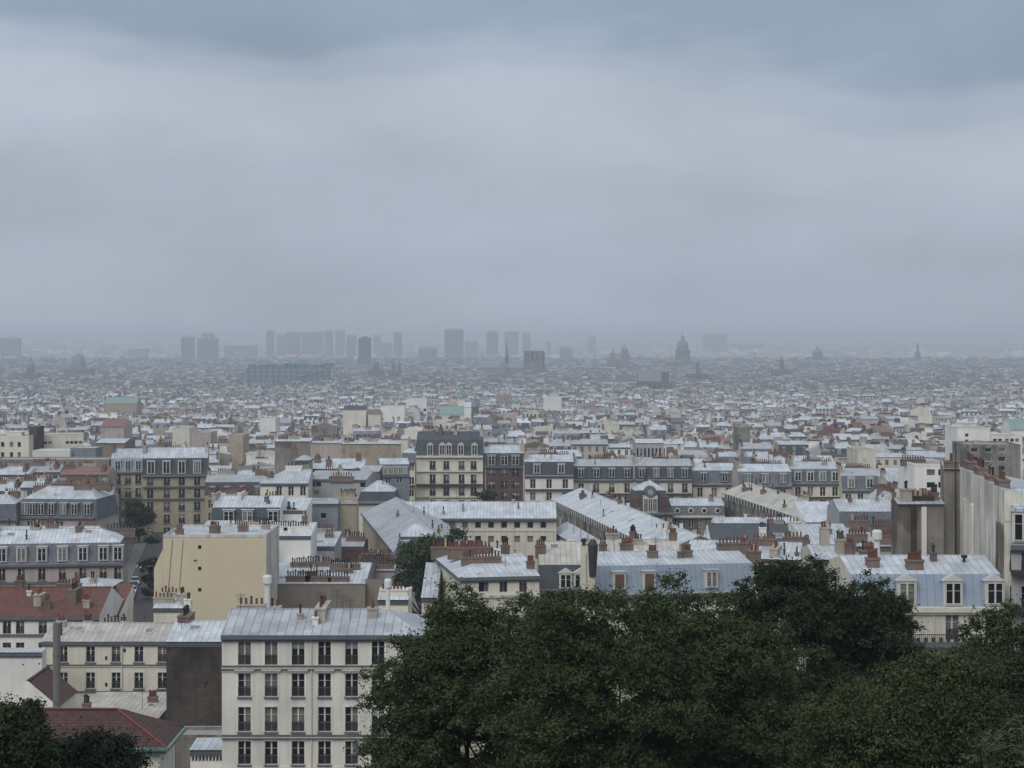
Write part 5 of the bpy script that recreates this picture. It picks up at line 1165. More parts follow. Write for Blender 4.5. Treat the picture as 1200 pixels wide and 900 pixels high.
# singular blocks of the middle distance
def block(px0, px1, pye, d, label, wall, roof='flat', rise=.5, mats=('gravel', 'zincdull'), D=16, name='city_block', **k):
    x0, x1 = px_x(px0, d), px_x(px1, d); x = (x0 + x1) / 2; W = x1 - x0; g = gz(x, d) - .5
    keep(x, d + D / 2, W / 2 + 4)
    if W > 30: keep(x - W / 3, d + D / 2, W / 4 + 4); keep(x + W / 3, d + D / 2, W / 4 + 4)
    return building(name, label, 'building', (x, d, g), 0, W, D, zat(pye, d) - g, wall=wall, roof=roof, rise=rise, mats=mats, cornice=k.pop('cornice', 0), **k)
t = block(402, 429, 480, 930, 'blank cream cube with dark roof rising over the middle distance', 'cream', 'gable', 1.6, ('slate', 'slate'))
block(431, 446, 485, 930, 'narrow cream house with red brick base right of the blank cream cube', 'cream', 'gable', 1, ('tilepink', 'tilepink'))
block(446, 474, 477, 1150, 'low pale house with dark glazed strip right of the cream cube', 'white', 'flat', .5, front=[(-12 + 4 * i, 20, 2.6, 3, 'w') for i in range(7)])
block(476, 500, 468, 1350, 'white many windowed block left of the green roofed hall', 'white', 'flat', .5, front=[(-6 + 4 * i, 18 + 4 * j, 2, 2.2, 'w') for i in range(4) for j in range(3)])
block(515, 545, 486, 1180, 'hall with broad green copper roof left of the dark steeple', 'cream', 'gable', 5, ('copper', 'copper'), D=22)
block(544, 552, 477, 1120, 'pale rounded stair tower joined to the green roofed hall', 'white', 'gable', 3, ('zinc', 'zinc'), D=8)
block(586, 606, 486, 1050, 'plain pinkish block right of the dark steeple', 'pinkish', 'flat', .6)
block(637, 658, 466, 1500, 'pale block with windowed front in the middle distance, centre right', 'white', 'flat', .5, front=[(-5 + 3.5 * i, 14 + 4 * j, 1.8, 2, 'w') for i in range(4) for j in range(3)])
block(865, 879, 502, 720, 'plain brown grey tower block standing alone among the right roofs', 'brown', 'flat', .5)
block(745, 778, 519, 650, 'wide house with row of tall studio windows in the roofs, centre right', 'grey', 'gable', 1, ('zinc', 'zinc'), front=[(-4.2 + 1.3 * i, 17, .8, 3.2, 'w') for i in range(8)])
block(1010, 1030, 491, 900, 'pale house with pilaster windows in the right middle distance', 'pinkish', 'gable', 1, ('zincdull', 'zincdull'), front=[(-3 + 2 * i, 14 + 4 * j, 1.1, 2.4, 'w') for i in range(4) for j in range(2)])
block(1040, 1063, 491, 905, 'wide pale house with five bays in the right middle distance', 'pinkish', 'gable', 1, ('zincdull', 'zincdull'), front=[(-3.6 + 1.8 * i, 14 + 4 * j, 1.0, 2.4, 'w') for i in range(5) for j in range(2)])
block(118, 145, 500, 690, 'house with long faded pink roof at left above the taupe wall', 'pinkish', 'gable', 2.6, ('tilepink', 'tilepink'))
block(122, 160, 473, 1350, 'long pale hall with green copper roof in the left middle distance', 'tan', 'gable', 4.5, ('copper', 'copper'), D=20)
block(1185, 1205, 504, 760, 'block with turquoise sheeted roof at the right edge', 'white', 'gable', 4, ('copper', 'copper'))
block(202, 222, 503, 760, 'pale square windowless house left of two tan walls', 'cream', 'flat', .5)
block(225, 247, 508, 720, 'tan blank wall right of the pale square house', 'pinkish', 'flat', .4)
block(268, 285, 511, 700, 'pale tan narrow wall with dark gap, left centre', 'tan', 'flat', .4)
block(305, 323, 491, 850, 'pale rounded house end rising among the left roofs', 'white', 'flat', .4)
block(1005, 1026, 529, 500, 'cream low house with red pots below the right hand roofs', 'cream', 'flat', .4)
# ------------------------------------------------------------------ split the city into single houses and the far mass
def clear(X, Y, r):
    for q in FOOT:
        if (q[0] - X) ** 2 + (q[1] - Y) ** 2 < (q[2] * .85 + r) ** 2: return False
    for q in LM:
        if (q[0] - X) ** 2 + (q[1] - Y) ** 2 < (q[2] + r) ** 2: return False
    return True
hor = np.full(1600, 1e9)      # picture row of the nearest roofline, per column -200..1400
def span(x0, x1, d): return int(max(0, min(1599, 800 + x0 * F / d))), int(max(0, min(1599, 800 + x1 * F / d)))
def mark(a, c, top):
    seg = hor[a:c + 1]; gain = np.clip(np.minimum(seg, 900) - top, 0, 400).sum(); np.minimum(seg, top, out=seg); return gain
pend = []
for o in list(bpy.data.objects):
    if o.type == 'EMPTY' and o.get('category') in ('house', 'building', 'pavilion') and o.location.y < 900:
        c, s = math.cos(o.rotation_euler.z), math.sin(o.rotation_euler.z)
        for ch in o.children:
            if ch.name.split('.')[0] == 'roof':
                vs_ = [(o.location.x + v.co.x * c - v.co.y * s, o.location.y + v.co.x * s + v.co.y * c, o.location.z + v.co.z) for v in ch.data.vertices]
                pend.append((min(v[1] for v in vs_), min(v[0] * F / v[1] for v in vs_), max(v[0] * F / v[1] for v in vs_), min(400 - (v[2] - CZ) * F / v[1] for v in vs_)))
cand = []
for (X, Y, ya, w, d, h) in ALL:
    px = 600 + X * F / Y; r = math.hypot(w, d) / 2
    if Y < 446:
        ok = (px < 128 and Y > 385) or (250 < px < 470 and Y > 400) or (px > 1060 and Y > 205) or (px < -25 and Y > 290) or (990 < px <= 1060 and Y > 330)
        if not ok or not clear(X, Y, r * .75): continue
        h = min(h, 11.5)
    else:
        if Y < 520 and px < 128 or not clear(X, Y, r * .8): continue
        if Y < 520: h = min(h - 4, 14)
        elif Y < 700: h -= 3
        h = max(h, 6)
    cand.append((X, Y, ya, w, d, h))
cand.sort(key=lambda q: q[1])
pend.sort()
kr = random.Random(21)
singles, rest = [], []
pi_ = 0
N_SINGLE = 215
for (X, Y, ya, w, d, h) in cand:
    while pi_ < len(pend) and pend[pi_][0] < Y:
        q = pend[pi_]; pi_ += 1
        mark(int(max(0, 800 + q[1])), int(min(1599, 800 + q[2])), q[3])
    c, s = abs(math.cos(ya)), abs(math.sin(ya)); hw = (w * c + d * s) / 2
    a, b_ = span(X - hw, X + hw, Y)
    u = kr.random()
    if Y > 1700: u = u + (1 - u) * min(1, (Y - 1700) / 1100) * .62 if kr.random() < .9 else u  # darker roof kinds with distance, standing in for shaded slopes
    kind = 'zinc' if u < .33 else 'mans' if u < .60 else 'dull' if u < .77 else 'slate' if u < (.865 if Y < 2000 else .955) else 'tile' if u < (.895 if Y < 2000 else .96) else 'flat'
    wall = kr.choice(('cream', 'cream', 'cream', 'white', 'white', 'grey', 'grey', 'tan', 'stain', 'pinkish' if kr.random() < .5 else 'taupe'))
    rise = 0.4 if kind == 'flat' else kr.uniform(1.0, 2.4) if kind != 'tile' else 3.0
    hm = kr.uniform(2.3, 3.2) if kind == 'mans' else 0
    nch = kr.choice((2, 2, 3, 3)) if kind != 'flat' else kr.choice((0, 1))
    if 446 <= Y < 760:        # the ground falls away behind the avenue row: only the lids show above it
        h = max(5.5, min(h, 52.3 + kr.gauss(0, 1.3) - gz(X, Y) - rise - hm))
    top = 400 - (gz(X, Y) + h + rise + hm - CZ) * F / Y
    vis = mark(a, b_, top)
    rec = (X, Y, ya, w, d, h, kind, wall, rise, hm, nch, top)
    inpic = -20 < 600 + X * F / Y < 1220
    if len(singles) < N_SINGLE and inpic and vis > 25: singles.append(rec)
    elif Y > 700 or (vis > 4 and len(singles) >= N_SINGLE): rest.append(rec)
    elif not inpic: rest.append(rec)

ANCHORS = (('the gridded studio window', 231, 540), ('the ornate cream mansard', 525, 530), ('the timbered brick gable', 590, 535), ('the sandy party wall row', 430, 525), ('the patched brown party wall', 340, 528), ('the blank cream cube', 415, 490), ('the green roofed hall', 530, 488), ('the dark steeple', 557, 475), ('the tall studio windows', 760, 522),
           ('the lone brown grey tower', 872, 508), ('the five bay pinkish house', 1050, 497), ('the brown concrete block', 1165, 535), ('the faded pink roof', 131, 503), ('the pale square house', 212, 507), ('the modern cream wing', 70, 515), ('the tallest party wall', 1115, 560), ('the white modern house', 1080, 548), ('the domed pavilion', 762, 566), ('the arched dormers', 1008, 570), ('the balcony mansard', 65, 590), ('the long slate mansard', 706, 552), ('the four white dormers', 957, 560), ('the plain pinkish block', 596, 495), ('the bright lid mansard', 645, 550), ('the low pot house', 1015, 533))
RW = {'zinc': 'pale zinc roof', 'mans': 'slate mansard', 'dull': 'dull zinc roof', 'slate': 'slate roof', 'tile': 'red tile roof', 'flat': 'flat gravel roof'}
WW = {'stain': 'streaked', 'cream': 'cream', 'white': 'white', 'grey': 'grey', 'tan': 'tan', 'pinkish': 'pinkish', 'taupe': 'taupe', 'brown': 'brown'}
ORD = ('', 'second', 'third', 'fourth', 'fifth', 'sixth', 'seventh', 'eighth', 'ninth', 'tenth', 'eleventh', 'twelfth')
lab_in = []
for i, q in enumerate(singles):
    px = 600 + q[0] * F / q[1]; py = q[11]
    an = min(ANCHORS, key=lambda a: (a[1] - px) ** 2 + (2.2 * (a[2] - py)) ** 2)
    dx, dy = px - an[1], py - an[2]
    v = 'above' if dy < -5 else 'below' if dy > 5 else ''
    hh = 'left' if dx < -14 else 'right' if dx > 14 else ''
    dr = (v + (' ' + hh + ' of' if hh else '')) if v else (hh + ' of' if hh else 'beside')
    size = 'narrow ' if q[3] < 10.5 else 'wide ' if q[3] > 18 else ''
    lab_in.append((f"{size}{WW[q[7]]} house, {RW[q[6]]}", dr, an[0], math.hypot(dx, dy), i))
labels = {}
grp = {}
for a in lab_in: grp.setdefault(a[:3], []).append(a)
for k, lst in grp.items():
    lst.sort(key=lambda a: a[3])
    for j, a in enumerate(lst):
        o = (ORD[j] + ' such ') if j else ('nearest such ' if len(lst) > 1 else '')
        labels[a[4]] = f"{k[0]}, {o}{k[1]} {k[2]}"
for i, (X, Y, ya, w, d, h, kind, wall, rise, hm, nch, top) in enumerate(singles):
    fr = []
    px_m = F / Y
    n = max(2, int(w / 2.7)); rows = 3 if Y < 620 else 2
    facing = -(math.sin(ya) * X - math.cos(ya) * Y) / math.hypot(X, Y)
    if kr.random() < .8 and facing > .35:
        for k in range(n):
            for j in range(rows):
                z = h - 2.9 - j * 3.0
                if z > 1: fr.append((-w / 2 + w * (k + .5) / n, z, 1.15, 1.9, 'c'))
    dm = []
    if kind == 'mans' and facing > .3:
        m = max(2, int(w / 3.2))
        sty = kr.choice(('w', 'w', 'g', 't'))
        dm = [(-w / 2 + w * (k + .5) / m, 1.3, .35, 1.7, 'flat', sty) for k in range(m)]
    ch = []
    for k in range(nch):
        side = (-1, 1, 0)[k]; L = kr.uniform(2.5, min(6, d * .55)); x = side * (w / 2 - .36) if side else kr.uniform(-w / 4, w / 4)
        if kind == 'flat': y0 = d * .5; L = 2.5; x = kr.uniform(-w / 4, w / 4)
        else: y0 = d * kr.uniform(.38, .62)
        ch.append((x, y0, .62, L, kr.uniform(.7, 1.5), int(L / .5), kr.choice('bbllw'), kr.choice('pppd')) if kr.random() < .7 or kind == 'flat' else (x * .9, y0, L, .7, kr.uniform(.8, 1.6), int(L / .5), kr.choice('bbl'), kr.choice('pppd')))
    rf, mats = {'zinc': ('gable', ('zinc', 'zinc')), 'mans': ('mansard', (kr.choice(('slate', 'slatelight', 'zincdark')), kr.choice(('zinc', 'zinc', 'zincdull')))), 'dull': ('gable', ('zincdull', 'zincdull')), 'slate': ('gable', ('slatelight', 'slatelight')), 'tile': ('gable', ('tile', kr.choice(('tile', 'tilepink')))), 'flat': ('flat', ('gravel', 'zincdull'))}[kind]
    g = gz(X, Y) - .4
    sa, ca = math.sin(ya), math.cos(ya)
    # org is the middle of the front foot
    building({'mans': 'mansard_house', 'flat': 'flat_roofed_house', 'tile': 'tiled_house'}.get(kind, 'town_house'), labels[i], 'house', (X + sa * d / 2, Y - ca * d / 2, g), ya, w, d, h, wall=wall, wallr=kr.choice((wall, wall, 'stain', 'brown')), roof=rf, rise=rise, hm=hm or 2.6, mats=mats, cornice=.3 if kr.random() < .7 else .0, front=fr, dorm=dm, chim=ch, detail=0, group='houses of the city below the hill',
             sky=((kr.uniform(-w / 3, w / 3), d * .15, 1.0, 1.2),) if kind == 'zinc' and kr.random() < .5 else ())

# ------------------------------------------------------------------ the far mass of roofs
def mass():
    mb = MB()
    r = random.Random(77)
    RC = {'zinc': (.46, .515, .57), 'dull': (.30, .335, .37), 'slate': (.07, .085, .105), 'tile': (.20, .12, .10), 'flat': (.30, .295, .28)}
    def jit(c, a=.2):
        f = 1 + r.uniform(-a, a); return tuple(v * f for v in c)
    for (X, Y, ya, w, d, h, kind, wall, rise, hm, nch, top) in rest:
        g = gz(X, Y) - .5
        c, s = math.cos(ya), math.sin(ya)
        def P(x, y, z): return (X + x * c - y * s, Y + x * s + y * c, g + z)
        w2, d2 = w / 2, d / 2
        wc = WALLCOL[wall]; mb.col = jit(wc if Y < 2200 or r.random() < .2 else (.19, .185, .18), .2)  # distant walls mostly coloured dark, the shade of their facades painted in
        A = [(-w2, -d2), (w2, -d2), (w2, d2), (-w2, d2)]
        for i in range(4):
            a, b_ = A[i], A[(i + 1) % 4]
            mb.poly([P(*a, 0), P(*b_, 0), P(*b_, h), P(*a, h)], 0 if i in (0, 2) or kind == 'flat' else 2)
        capc = mb.col
        if kind == 'flat':
            mb.col = jit(RC['flat']); mb.poly([P(*a, h) for a in A], 1)
            if r.random() < .6:
                mb.col = jit(WALLCOL['cream']); bx = r.uniform(-w2 / 2, w2 / 2)
                q = [(bx - 1.6, -1.3), (bx + 1.6, -1.3), (bx + 1.6, 1.3), (bx - 1.6, 1.3)]
                for i in range(4): mb.poly([P(*q[i], h), P(*q[(i + 1) % 4], h), P(*q[(i + 1) % 4], h + 2.4), P(*q[i], h + 2.4)], 2)
                mb.poly([P(*a, h + 2.4) for a in q], 1)
        else:
            far_shade = 1 if Y < 2100 else .72  # far roof colours darkened to imitate the shaded distant band
            low = RC['slate'] if kind == 'mans' else RC[kind if kind in RC else 'zinc']
            up = RC['zinc'] if kind == 'mans' else low
            pr = profile('mansard' if kind == 'mans' else 'gable', d, rise, hm, .25)
            pts = [(y - d2, h + z) for y, z in pr]
            e = .05
            for i, (p, q) in enumerate(zip(pts, pts[1:])):
                steep = kind == 'mans' and i in (0, 3)
                mb.col = tuple(v * far_shade for v in jit(low if steep else up))
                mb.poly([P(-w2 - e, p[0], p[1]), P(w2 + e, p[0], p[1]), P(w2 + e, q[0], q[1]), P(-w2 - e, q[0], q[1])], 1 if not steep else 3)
            mb.col = capc
            mb.poly([P(w2 + e, *p) for p in pts], 2); mb.poly([P(-w2 - e, *p) for p in reversed(pts)], 2)
        if Y > 3600 and r.random() < .5: continue
        if Y < 2600:        # lids, lift housings and dormers breaking up the roof
            for k in range(r.randint(2, 4) if kind != 'flat' else 2):
                x = r.uniform(-w2 * .85, w2 * .85); y = r.uniform(-d2 * .75, d2 * .4); bw_ = r.uniform(.5, 1.5); bd_ = r.uniform(.5, 1.4)
                z0 = h + (0 if kind == 'flat' else roof_z(pr, y + d2) - .7); z1 = h + (0 if kind == 'flat' else roof_z(pr, y + d2)) + r.uniform(.8, 2.2)
                q = [(x - bw_, y - bd_), (x + bw_, y - bd_), (x + bw_, y + bd_), (x - bw_, y + bd_)]
                mb.col = jit(r.choice(((.58, .57, .54), (.50, .47, .40), (.33, .35, .37), (.22, .24, .26), (.36, .30, .26))))
                for i in range(4): mb.poly([P(*q[i], z0), P(*q[(i + 1) % 4], z0), P(*q[(i + 1) % 4], z1), P(*q[i], z1)], 2)
                mb.col = jit(RC['zinc']); mb.poly([P(*a, z1) for a in q], 1)
        for k in range(nch):
            sd = (-1, 1, 0)[k]; L = r.uniform(1.2, 3); x = sd * (w2 - .4) if sd else r.uniform(-w2 / 2, w2 / 2); y = r.uniform(-d / 6, d / 6)
            hx, hy = (.4, L) if r.random() < .7 else (L, .4)
            z0 = h - .2; z1 = h + (rise + hm if kind != 'flat' else 0) + r.uniform(.6, 1.6)
            q = [(x - hx, y - hy), (x + hx, y - hy), (x + hx, y + hy), (x - hx, y + hy)]
            mb.col = jit(r.choice(((.21, .18, .165), (.46, .44, .40), (.23, .18, .165), (.58, .57, .54), (.34, .33, .32)) if Y < 2300 else ((.16, .14, .13), (.25, .24, .22))))  # beyond the middle distance stacks get the same painted-in shade
            for i in range(4): mb.poly([P(*q[i], z0), P(*q[(i + 1) % 4], z0), P(*q[(i + 1) % 4], z1), P(*q[i], z1)], 2)
            mb.col = (.17, .11, .095); mb.poly([P(*a, z1) for a in q], 2)
            if Y < 2200:
                x2, y2 = hx * .75, hy * .75
                q = [(x - x2, y - y2), (x + x2, y - y2), (x + x2, y + y2), (x - x2, y + y2)]
                for i in range(4): mb.poly([P(*q[i], z1), P(*q[(i + 1) % 4], z1), P(*q[(i + 1) % 4], z1 + .55), P(*q[i], z1 + .55)], 2)
                mb.poly([P(*a, z1 + .55) for a in q], 2)
    # the suburbs under the haze
    for i in range(5200):
        Y = 5500 + 7500 * r.random() ** 1.3; X = r.uniform(-.29, .29) * Y
        if not clear(X, Y, 20): continue
        g = gz(X, Y) - 1; w = r.uniform(14, 50); d = r.uniform(12, 24); h = r.choice((9, 12, 15, 18, 18, 24, 30)); yaw = r.uniform(-.5, .5)
        c, s = math.cos(yaw), math.sin(yaw)
        q = [(X + a * c - b_ * s, Y + a * s + b_ * c) for a, b_ in ((-w / 2, -d / 2), (w / 2, -d / 2), (w / 2, d / 2), (-w / 2, d / 2))]
        mb.col = jit(WALLCOL[r.choice(('cream', 'white', 'grey', 'tan'))], .2)
        mb.prism(q, g, g + h, 2, 1)
    # materials
    ms = []
    for i in range(4):
        k = mat_base(('far_wall', 'far_roof', 'far_plain', 'far_slate')[i])
        at_ = k.N('ShaderNodeAttribute', attribute_name='tint')
        f = k.M('ADD', .72, k.M('MULTIPLY', k.noise(.12, 6, .65), .5))
        col = k.scale(at_.outputs['Color'], f)
        if i in (0, 3):
            u, v = k.uv()
            pu, pv = (2.5, 3.0) if i == 0 else (3.1, 3.0)
            cu = k.M('DIVIDE', u, pu); cv = k.M('DIVIDE', v, pv)
            fu, fv = k.M('FRACT', cu), k.M('FRACT', cv)
            m1 = k.M('LESS_THAN', k.M('ABSOLUTE', k.M('SUBTRACT', fu, .5)), .23); m2 = k.M('LESS_THAN', k.M('ABSOLUTE', k.M('SUBTRACT', fv, .5)), .31)
            wv = k.white(k.M('FLOOR', cu), k.M('FLOOR', cv), .3)
            msk = k.M('MULTIPLY', k.M('MULTIPLY', m1, m2), k.M('GREATER_THAN', wv, .12))
            g_ = k.scale((.05, .055, .06) if i == 0 else (.30, .30, .29), k.M('ADD', .4, k.M('MULTIPLY', wv, 1.6)))
            col = k.mixc(msk, col, g_)
        ms.append(k.out(col, .85 if i != 1 else .5, .3))
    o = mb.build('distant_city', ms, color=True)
    o['kind'] = 'stuff'; o['label'] = 'far mass of small pale roofs and walls fading towards the horizon'
    print('MASS', len(rest), 'singles', len(singles), 'faces', len(mb.f))
mass()
# ------------------------------------------------------------------ trees
def leafmat(name, c1, c2, sc_=.75):
    k = mat_base(name)
    n = k.M('MULTIPLY', k.M('SUBTRACT', k.noise(sc_, 4, .6), .3, clamp=True), 2.3, clamp=True)
    f = k.M('ADD', .85, k.M('MULTIPLY', k.noise(2.5, 2), .3))
    k.out(k.scale(k.mixc(n, c1, c2), f), .75, .12)
    k.b.inputs['Sheen Weight'].default_value = 0
    return k.m
LEAF = {'dark': leafmat('dark_leaf', (.018, .028, .014), (.042, .060, .027)), 'mid': leafmat('leaf', (.023, .036, .016), (.070, .098, .041)), 'light': leafmat('light_leaf', (.030, .046, .019), (.068, .092, .038)), 'fir': leafmat('fir_needle', (.012, .019, .014), (.02, .029, .02))}
BARK = plain('bark', (.05, .042, .035), .95, .1, .3)
def leaves(name, parent, clumps, per, size, mat, seed, droop=.0, flat=.5):
    """clumps: (x, y, z, r); one mesh of many leaf faces"""
    g = np.random.default_rng(seed)
    cl = np.array(clumps, np.float64)
    n = len(cl) * per
    idx = np.repeat(np.arange(len(cl)), per)
    dirs = g.normal(size=(n, 3)); dirs /= np.linalg.norm(dirs, axis=1)[:, None]
    rad = np.abs(g.normal(size=n)) * .75
    off = dirs * rad[:, None] * cl[idx, 3][:, None]; off[:, 2] *= .7
    c = cl[idx, :3] + off
    nor = dirs * .7 + g.normal(size=(n, 3)) * .55; nor[:, 2] += flat; nor /= np.linalg.norm(nor, axis=1)[:, None]
    t = g.normal(size=(n, 3)); t[:, 2] -= droop
    t -= (t * nor).sum(1)[:, None] * nor; t /= np.linalg.norm(t, axis=1)[:, None] + 1e-9
    b = np.cross(nor, t)
    L = size * g.uniform(.6, 1.4, n)[:, None]; Wd = L * .46
    v = np.empty((n, 4, 3))
    v[:, 0] = c - t * L * .5; v[:, 1] = c + b * Wd * .5 + nor * L * .06; v[:, 2] = c + t * L * .5 - nor * L * .1; v[:, 3] = c - b * Wd * .5 + nor * L * .06
    me = bpy.data.meshes.new(name)
    me.vertices.add(n * 4); me.vertices.foreach_set('co', v.reshape(-1).astype(np.float32))
    me.loops.add(n * 4); me.loops.foreach_set('vertex_index', np.arange(n * 4, dtype=np.int32))
    me.polygons.add(n); me.polygons.foreach_set('loop_start', np.arange(0, n * 4, 4, dtype=np.int32))
    me.materials.append(mat); me.update(calc_edges=True)
    return link(name, me, parent)
def tree(name, label, base, crown, mat, nclump, per, size, cr=(.45, .95), seed=1, droop=.1, group='trees on the slope below the viewpoint', limb=True):
    """crown: ellipsoids (x, y, z, rx, ry, rz) relative to the base"""
    r = random.Random(seed)
    t = thing(name, label, 'tree', base, 0, group)
    vol = [e[3] * e[4] * e[5] for e in crown]
    cl = []
    k = 0
    sc_ = cr[1] / .95
    while len(cl) < nclump and k < nclump * 30:
        k += 1
        e = r.choices(crown, vol)[0]
        d = Vector((r.gauss(0, 1), r.gauss(0, 1), r.gauss(0, 1))).normalized(); q = r.random() ** .45 * r.uniform(.86, 1.05)
        p = Vector((e[0] + d.x * e[3] * q, e[1] + d.y * e[4] * q, e[2] + d.z * e[5] * q))
        if mnoise.noise(p * (.5 / sc_) + Vector((seed, 0, 0))) < -.33: continue
        # one bough: a flattened spray of clumps, thinning outwards
        R_ = r.uniform(.5, 1.15) * sc_
        for _ in range(r.randint(4, 8)):
            a = r.uniform(0, 6.283); u = R_ * math.sqrt(r.random())
            cl.append((p.x + u * math.cos(a), p.y + u * math.sin(a), p.z - u * u / R_ * .22 + r.gauss(0, .13) * sc_, r.uniform(.22, .5) * sc_ * cr[0] / .45))
    leaves('crown', t, cl, per, size, mat, seed, droop)
    b = MB(); zc = min(e[2] for e in crown); cx = sum(e[0] for e in crown) / len(crown); cyy = sum(e[1] for e in crown) / len(crown)
    zc = max(zc, .8); fork = Vector((cx * .3, cyy * .3, zc * .55)); rt = .05 * zc ** .9 + .1
    b.tube((0, 0, -.6), (cx * .1, cyy * .1, zc * .25), rt * 1.25, rt, 9); b.tube((cx * .1, cyy * .1, zc * .25), fork, rt, rt * .8, 9)
    if limb:
        tg = r.sample(cl, min(26, len(cl)))
        for q in tg:
            e = Vector(q[:3]); m = fork.lerp(e, .5) + Vector((r.uniform(-.4, .4), r.uniform(-.4, .4), -.25 * abs(e.z - fork.z) * r.random()))
            b.tube(fork, m, rt * .4, rt * .2, 6); b.tube(m, e, rt * .2, .02, 5)
            for _ in range(3):
                s2 = Vector(r.choice(cl)[:3])
                if (s2 - m).length < 4: b.tube(m, s2, rt * .12, .012, 4)
    b.build('trunk', [BARK], t)
    return t
def tree_px(name, label, blobs, d, mat, nclump, per, size, trunk_px, **k):
    """blobs in picture units: (px, py, rpx, rpy[, dd])"""
    x = (trunk_px - 600) * d / F; g = gz(x, d); s = d / F
    cr = []
    for q in blobs:
        dd = d + (q[4] if len(q) > 4 else 0); s2 = dd / F
        cr.append(((q[0] - 600) * s2 - x, dd - d, zat(q[1], dd) - g, q[2] * s2, (q[2] + q[3]) / 2 * s2 * 1.1, q[3] * s2))
    return tree(name, label, (x, d, g - .2), cr, mat, nclump, per, size, **k)
tree_px('broadleaf_tree', 'broad dark tree rising right beside the foreground cream house', [(545, 764, 66, 84), (505, 820, 66, 88), (610, 745, 62, 78), (560, 860, 110, 90), (470, 880, 42, 60, -1)], 68, LEAF['mid'], 2400, 115, .12, 545, seed=3)
tree_px('broadleaf_tree', 'rounded dark tree in the middle of the foreground tree mass', [(690, 752, 80, 78), (755, 745, 45, 68), (640, 840, 85, 90), (750, 830, 80, 90), (700, 870, 110, 80)], 64, LEAF['mid'], 2400, 115, .115, 700, seed=5)
tree_px('broadleaf_tree', 'dark tree filling the right half of the foreground tree mass', [(805, 750, 78, 78), (865, 790, 80, 90), (830, 860, 105, 85), (905, 850, 50, 90)], 70, LEAF['mid'], 2400, 115, .12, 835, seed=8)
tree_px('broadleaf_tree', 'tallest darkest tree standing right behind the foreground tree mass', [(925, 700, 62, 58), (985, 718, 70, 56), (895, 685, 42, 34), (1035, 745, 46, 62), (950, 790, 90, 70), (875, 700, 26, 30)], 88, LEAF['dark'], 2300, 110, .15, 960, seed=13)
tree_px('broadleaf_tree', 'lower light green tree at the right below the blue mansard', [(1092, 782, 46, 24), (1135, 778, 30, 22), (1040, 840, 80, 60), (1000, 880, 60, 60), (1090, 815, 60, 46), (1130, 850, 70, 60), (985, 835, 30, 32)], 58, LEAF['light'], 2000, 105, .105, 1060, seed=17)
tree_px('broadleaf_tree', 'feathery open tree against the balcony at the right edge', [(1160, 728, 40, 26), (1185, 712, 36, 20), (1150, 758, 44, 20), (1195, 755, 40, 34), (1130, 745, 18, 12)], 74, LEAF['mid'], 200, 90, .14, 1172, seed=19, droop=.5)
tree_px('broadleaf_tree', 'dark green tree cut by the right edge above the bare twigs', [(1180, 800, 60, 44), (1150, 830, 55, 50), (1200, 840, 50, 60)], 66, LEAF['dark'], 1150, 100, .12, 1185, seed=23)
tree_px('broadleaf_tree', 'thin grey twigged tree in the bottom right corner', [(1180, 890, 46, 30), (1160, 900, 30, 22), (1205, 870, 20, 22)], 46, LEAF['mid'], 46, 60, .14, 1190, seed=29, droop=.6)
def twigs():
    t = [o for o in bpy.data.objects if o.get('label', '').startswith('thin grey twigged')][0]
    r = random.Random(4); d = 45.6
    g0 = t.location
    def path(a, c, n=8, w=.012):
        b = MB(); p = [at(*a, d), at(*c, d)]
        pts = [p[0].lerp(p[1], i / n) + Vector((0, r.uniform(-.1, .1), math.sin(i / n * 3.1) * .22 + r.uniform(-.03, .03))) for i in range(n + 1)]
        for i in range(n):
            b.tube(pts[i] - g0, pts[i + 1] - g0, w * (1 - i / n * .6), w * (1 - (i + 1) / n * .6), 5)
            if i > 1:
                e = pts[i] + Vector((r.uniform(-.5, .1), r.uniform(-.2, .2), r.uniform(-.3, .25))); b.tube(pts[i] - g0, e - g0, w * .45, .004, 4)
        b.build('twig', [plain('grey_twig', (.10, .098, .085), .9) if 'grey_twig' not in MATS else MATS['grey_twig']], t)
    for a, c in (((1215, 850), (1140, 892)), ((1215, 876), (1132, 896)), ((1210, 862), (1150, 872)), ((1215, 892), (1150, 880)), ((1218, 842), (1170, 860)), ((1215, 905), (1140, 905))): path(a, c)
twigs()
def conifer(label, px, py, d, w, seed):
    x = (px - 600) * d / F; g = gz(x, d); H = zat(py, d) - g; r = random.Random(seed)
    t = thing('conifer', label, 'tree', (x, d, g - .2), 0, 'trees on the slope below the viewpoint')
    cl = []; b = MB(); b.tube((0, 0, -.4), (0, 0, H * .97), .22, .03, 8)
    n = int(H / .32)
    for i in range(n):
        z = H - i * .32; R_ = w * (i / n) ** .8 + .12
        for k in range(6):
            a = r.uniform(0, 6.28); L = R_ * r.uniform(.65, 1.1)
            b.tube((0, 0, z), (L * math.cos(a), L * math.sin(a), z - L * .3), .035, .008, 4)
            for f in (.35, .65, .95): cl.append((L * f * math.cos(a), L * f * math.sin(a), z - L * .3 * f, .24 + .06 * L))
    leaves('crown', t, cl, 34, .15, LEAF['fir'], seed, .3, .2)
    b.build('trunk', [BARK], t)
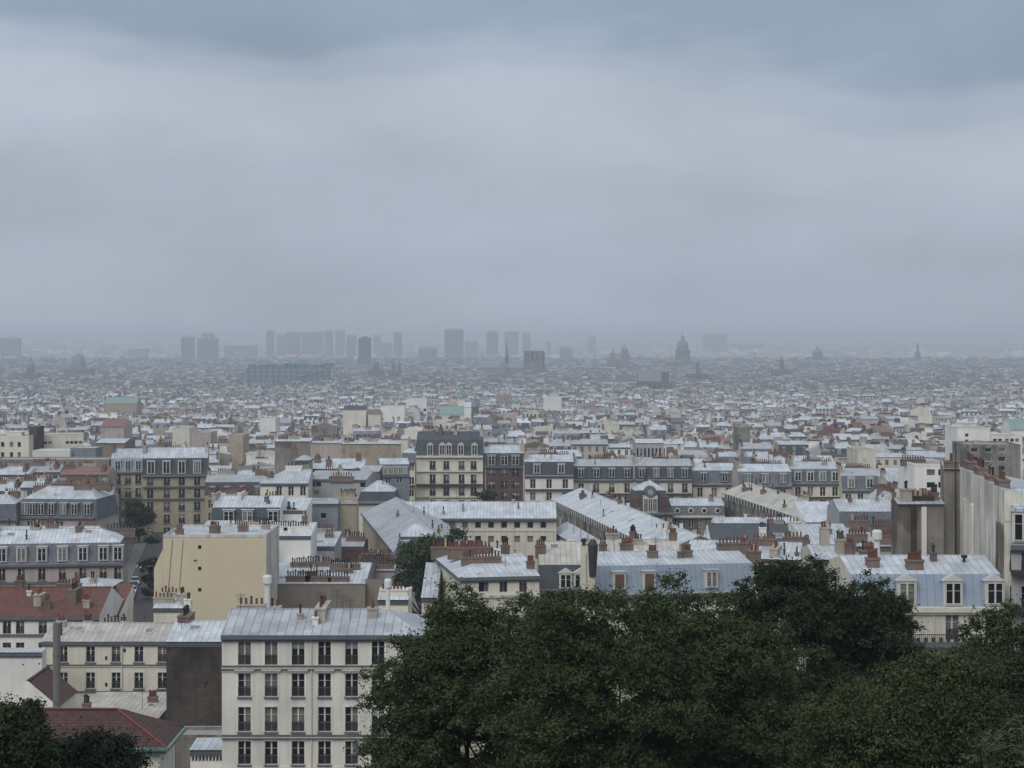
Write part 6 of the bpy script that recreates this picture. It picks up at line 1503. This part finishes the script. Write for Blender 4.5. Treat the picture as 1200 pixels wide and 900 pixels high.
conifer('pointed dark conifer at the lower left before the tiled pavilion', 35, 819, 52, 2.1, 31)
tree_px('broadleaf_tree', 'dark rounded bush tree in front of the tiled pavilion, lower left', [(98, 884, 40, 36), (70, 900, 44, 38), (122, 902, 22, 22)], 50, LEAF['fir'], 700, 90, .11, 95, seed=37)
tree_px('broadleaf_tree', 'dark green foliage at the left edge beside the pointed conifer', [(2, 870, 28, 50), (-12, 850, 26, 40)], 48, LEAF['dark'], 500, 90, .11, -6, seed=41)
# trees among the houses
tree_px('street_tree', 'dark round street tree before the tan mansards', [(162, 602, 17, 20), (170, 622, 13, 12), (152, 598, 8, 10)], 428, LEAF['dark'], 130, 90, .62, 163, cr=(.8, 1.5), seed=43, group='trees among the houses')
tree_px('street_tree', 'small dark tree beside the yellow wall along the street', [(178, 650, 8, 24), (177, 680, 7, 20)], 335, LEAF['dark'], 60, 80, .5, 183, cr=(.6, 1.1), seed=47, group='trees among the houses')
tree_px('courtyard_tree', 'leafy green tree in the courtyard beside the cream corner house', [(515, 640, 26, 22), (495, 655, 24, 28), (530, 630, 16, 12), (490, 680, 18, 20), (478, 668, 9, 16)], 262, LEAF['mid'], 260, 120, .5, 500, cr=(.7, 1.3), seed=53, group='trees among the houses')
tree_px('garden_tree', 'small light green bush at the foot of the brick gabled house', [(566, 578, 9, 6), (574, 580, 7, 5)], 426, LEAF['light'], 40, 70, .5, 569, cr=(.7, 1.2), seed=59, group='trees among the houses')

# ------------------------------------------------------------------ haze
b = MB(); b.box(-6400, 6400, -90, 14600, 0 - 4, 137)
m = bpy.data.materials.new('haze'); m.use_nodes = True
t_ = m.node_tree; t_.nodes.clear()
v = t_.nodes.new('ShaderNodeVolumePrincipled'); v.inputs['Density'].default_value = HAZE_DENSITY; v.inputs['Color'].default_value = (*HAZE_COLOR, 1); v.inputs['Anisotropy'].default_value = .3
oo = t_.nodes.new('ShaderNodeOutputMaterial'); t_.links.new(v.outputs[0], oo.inputs['Volume'])
h_ = b.build('haze', [m]); h_['kind'] = 'stuff'
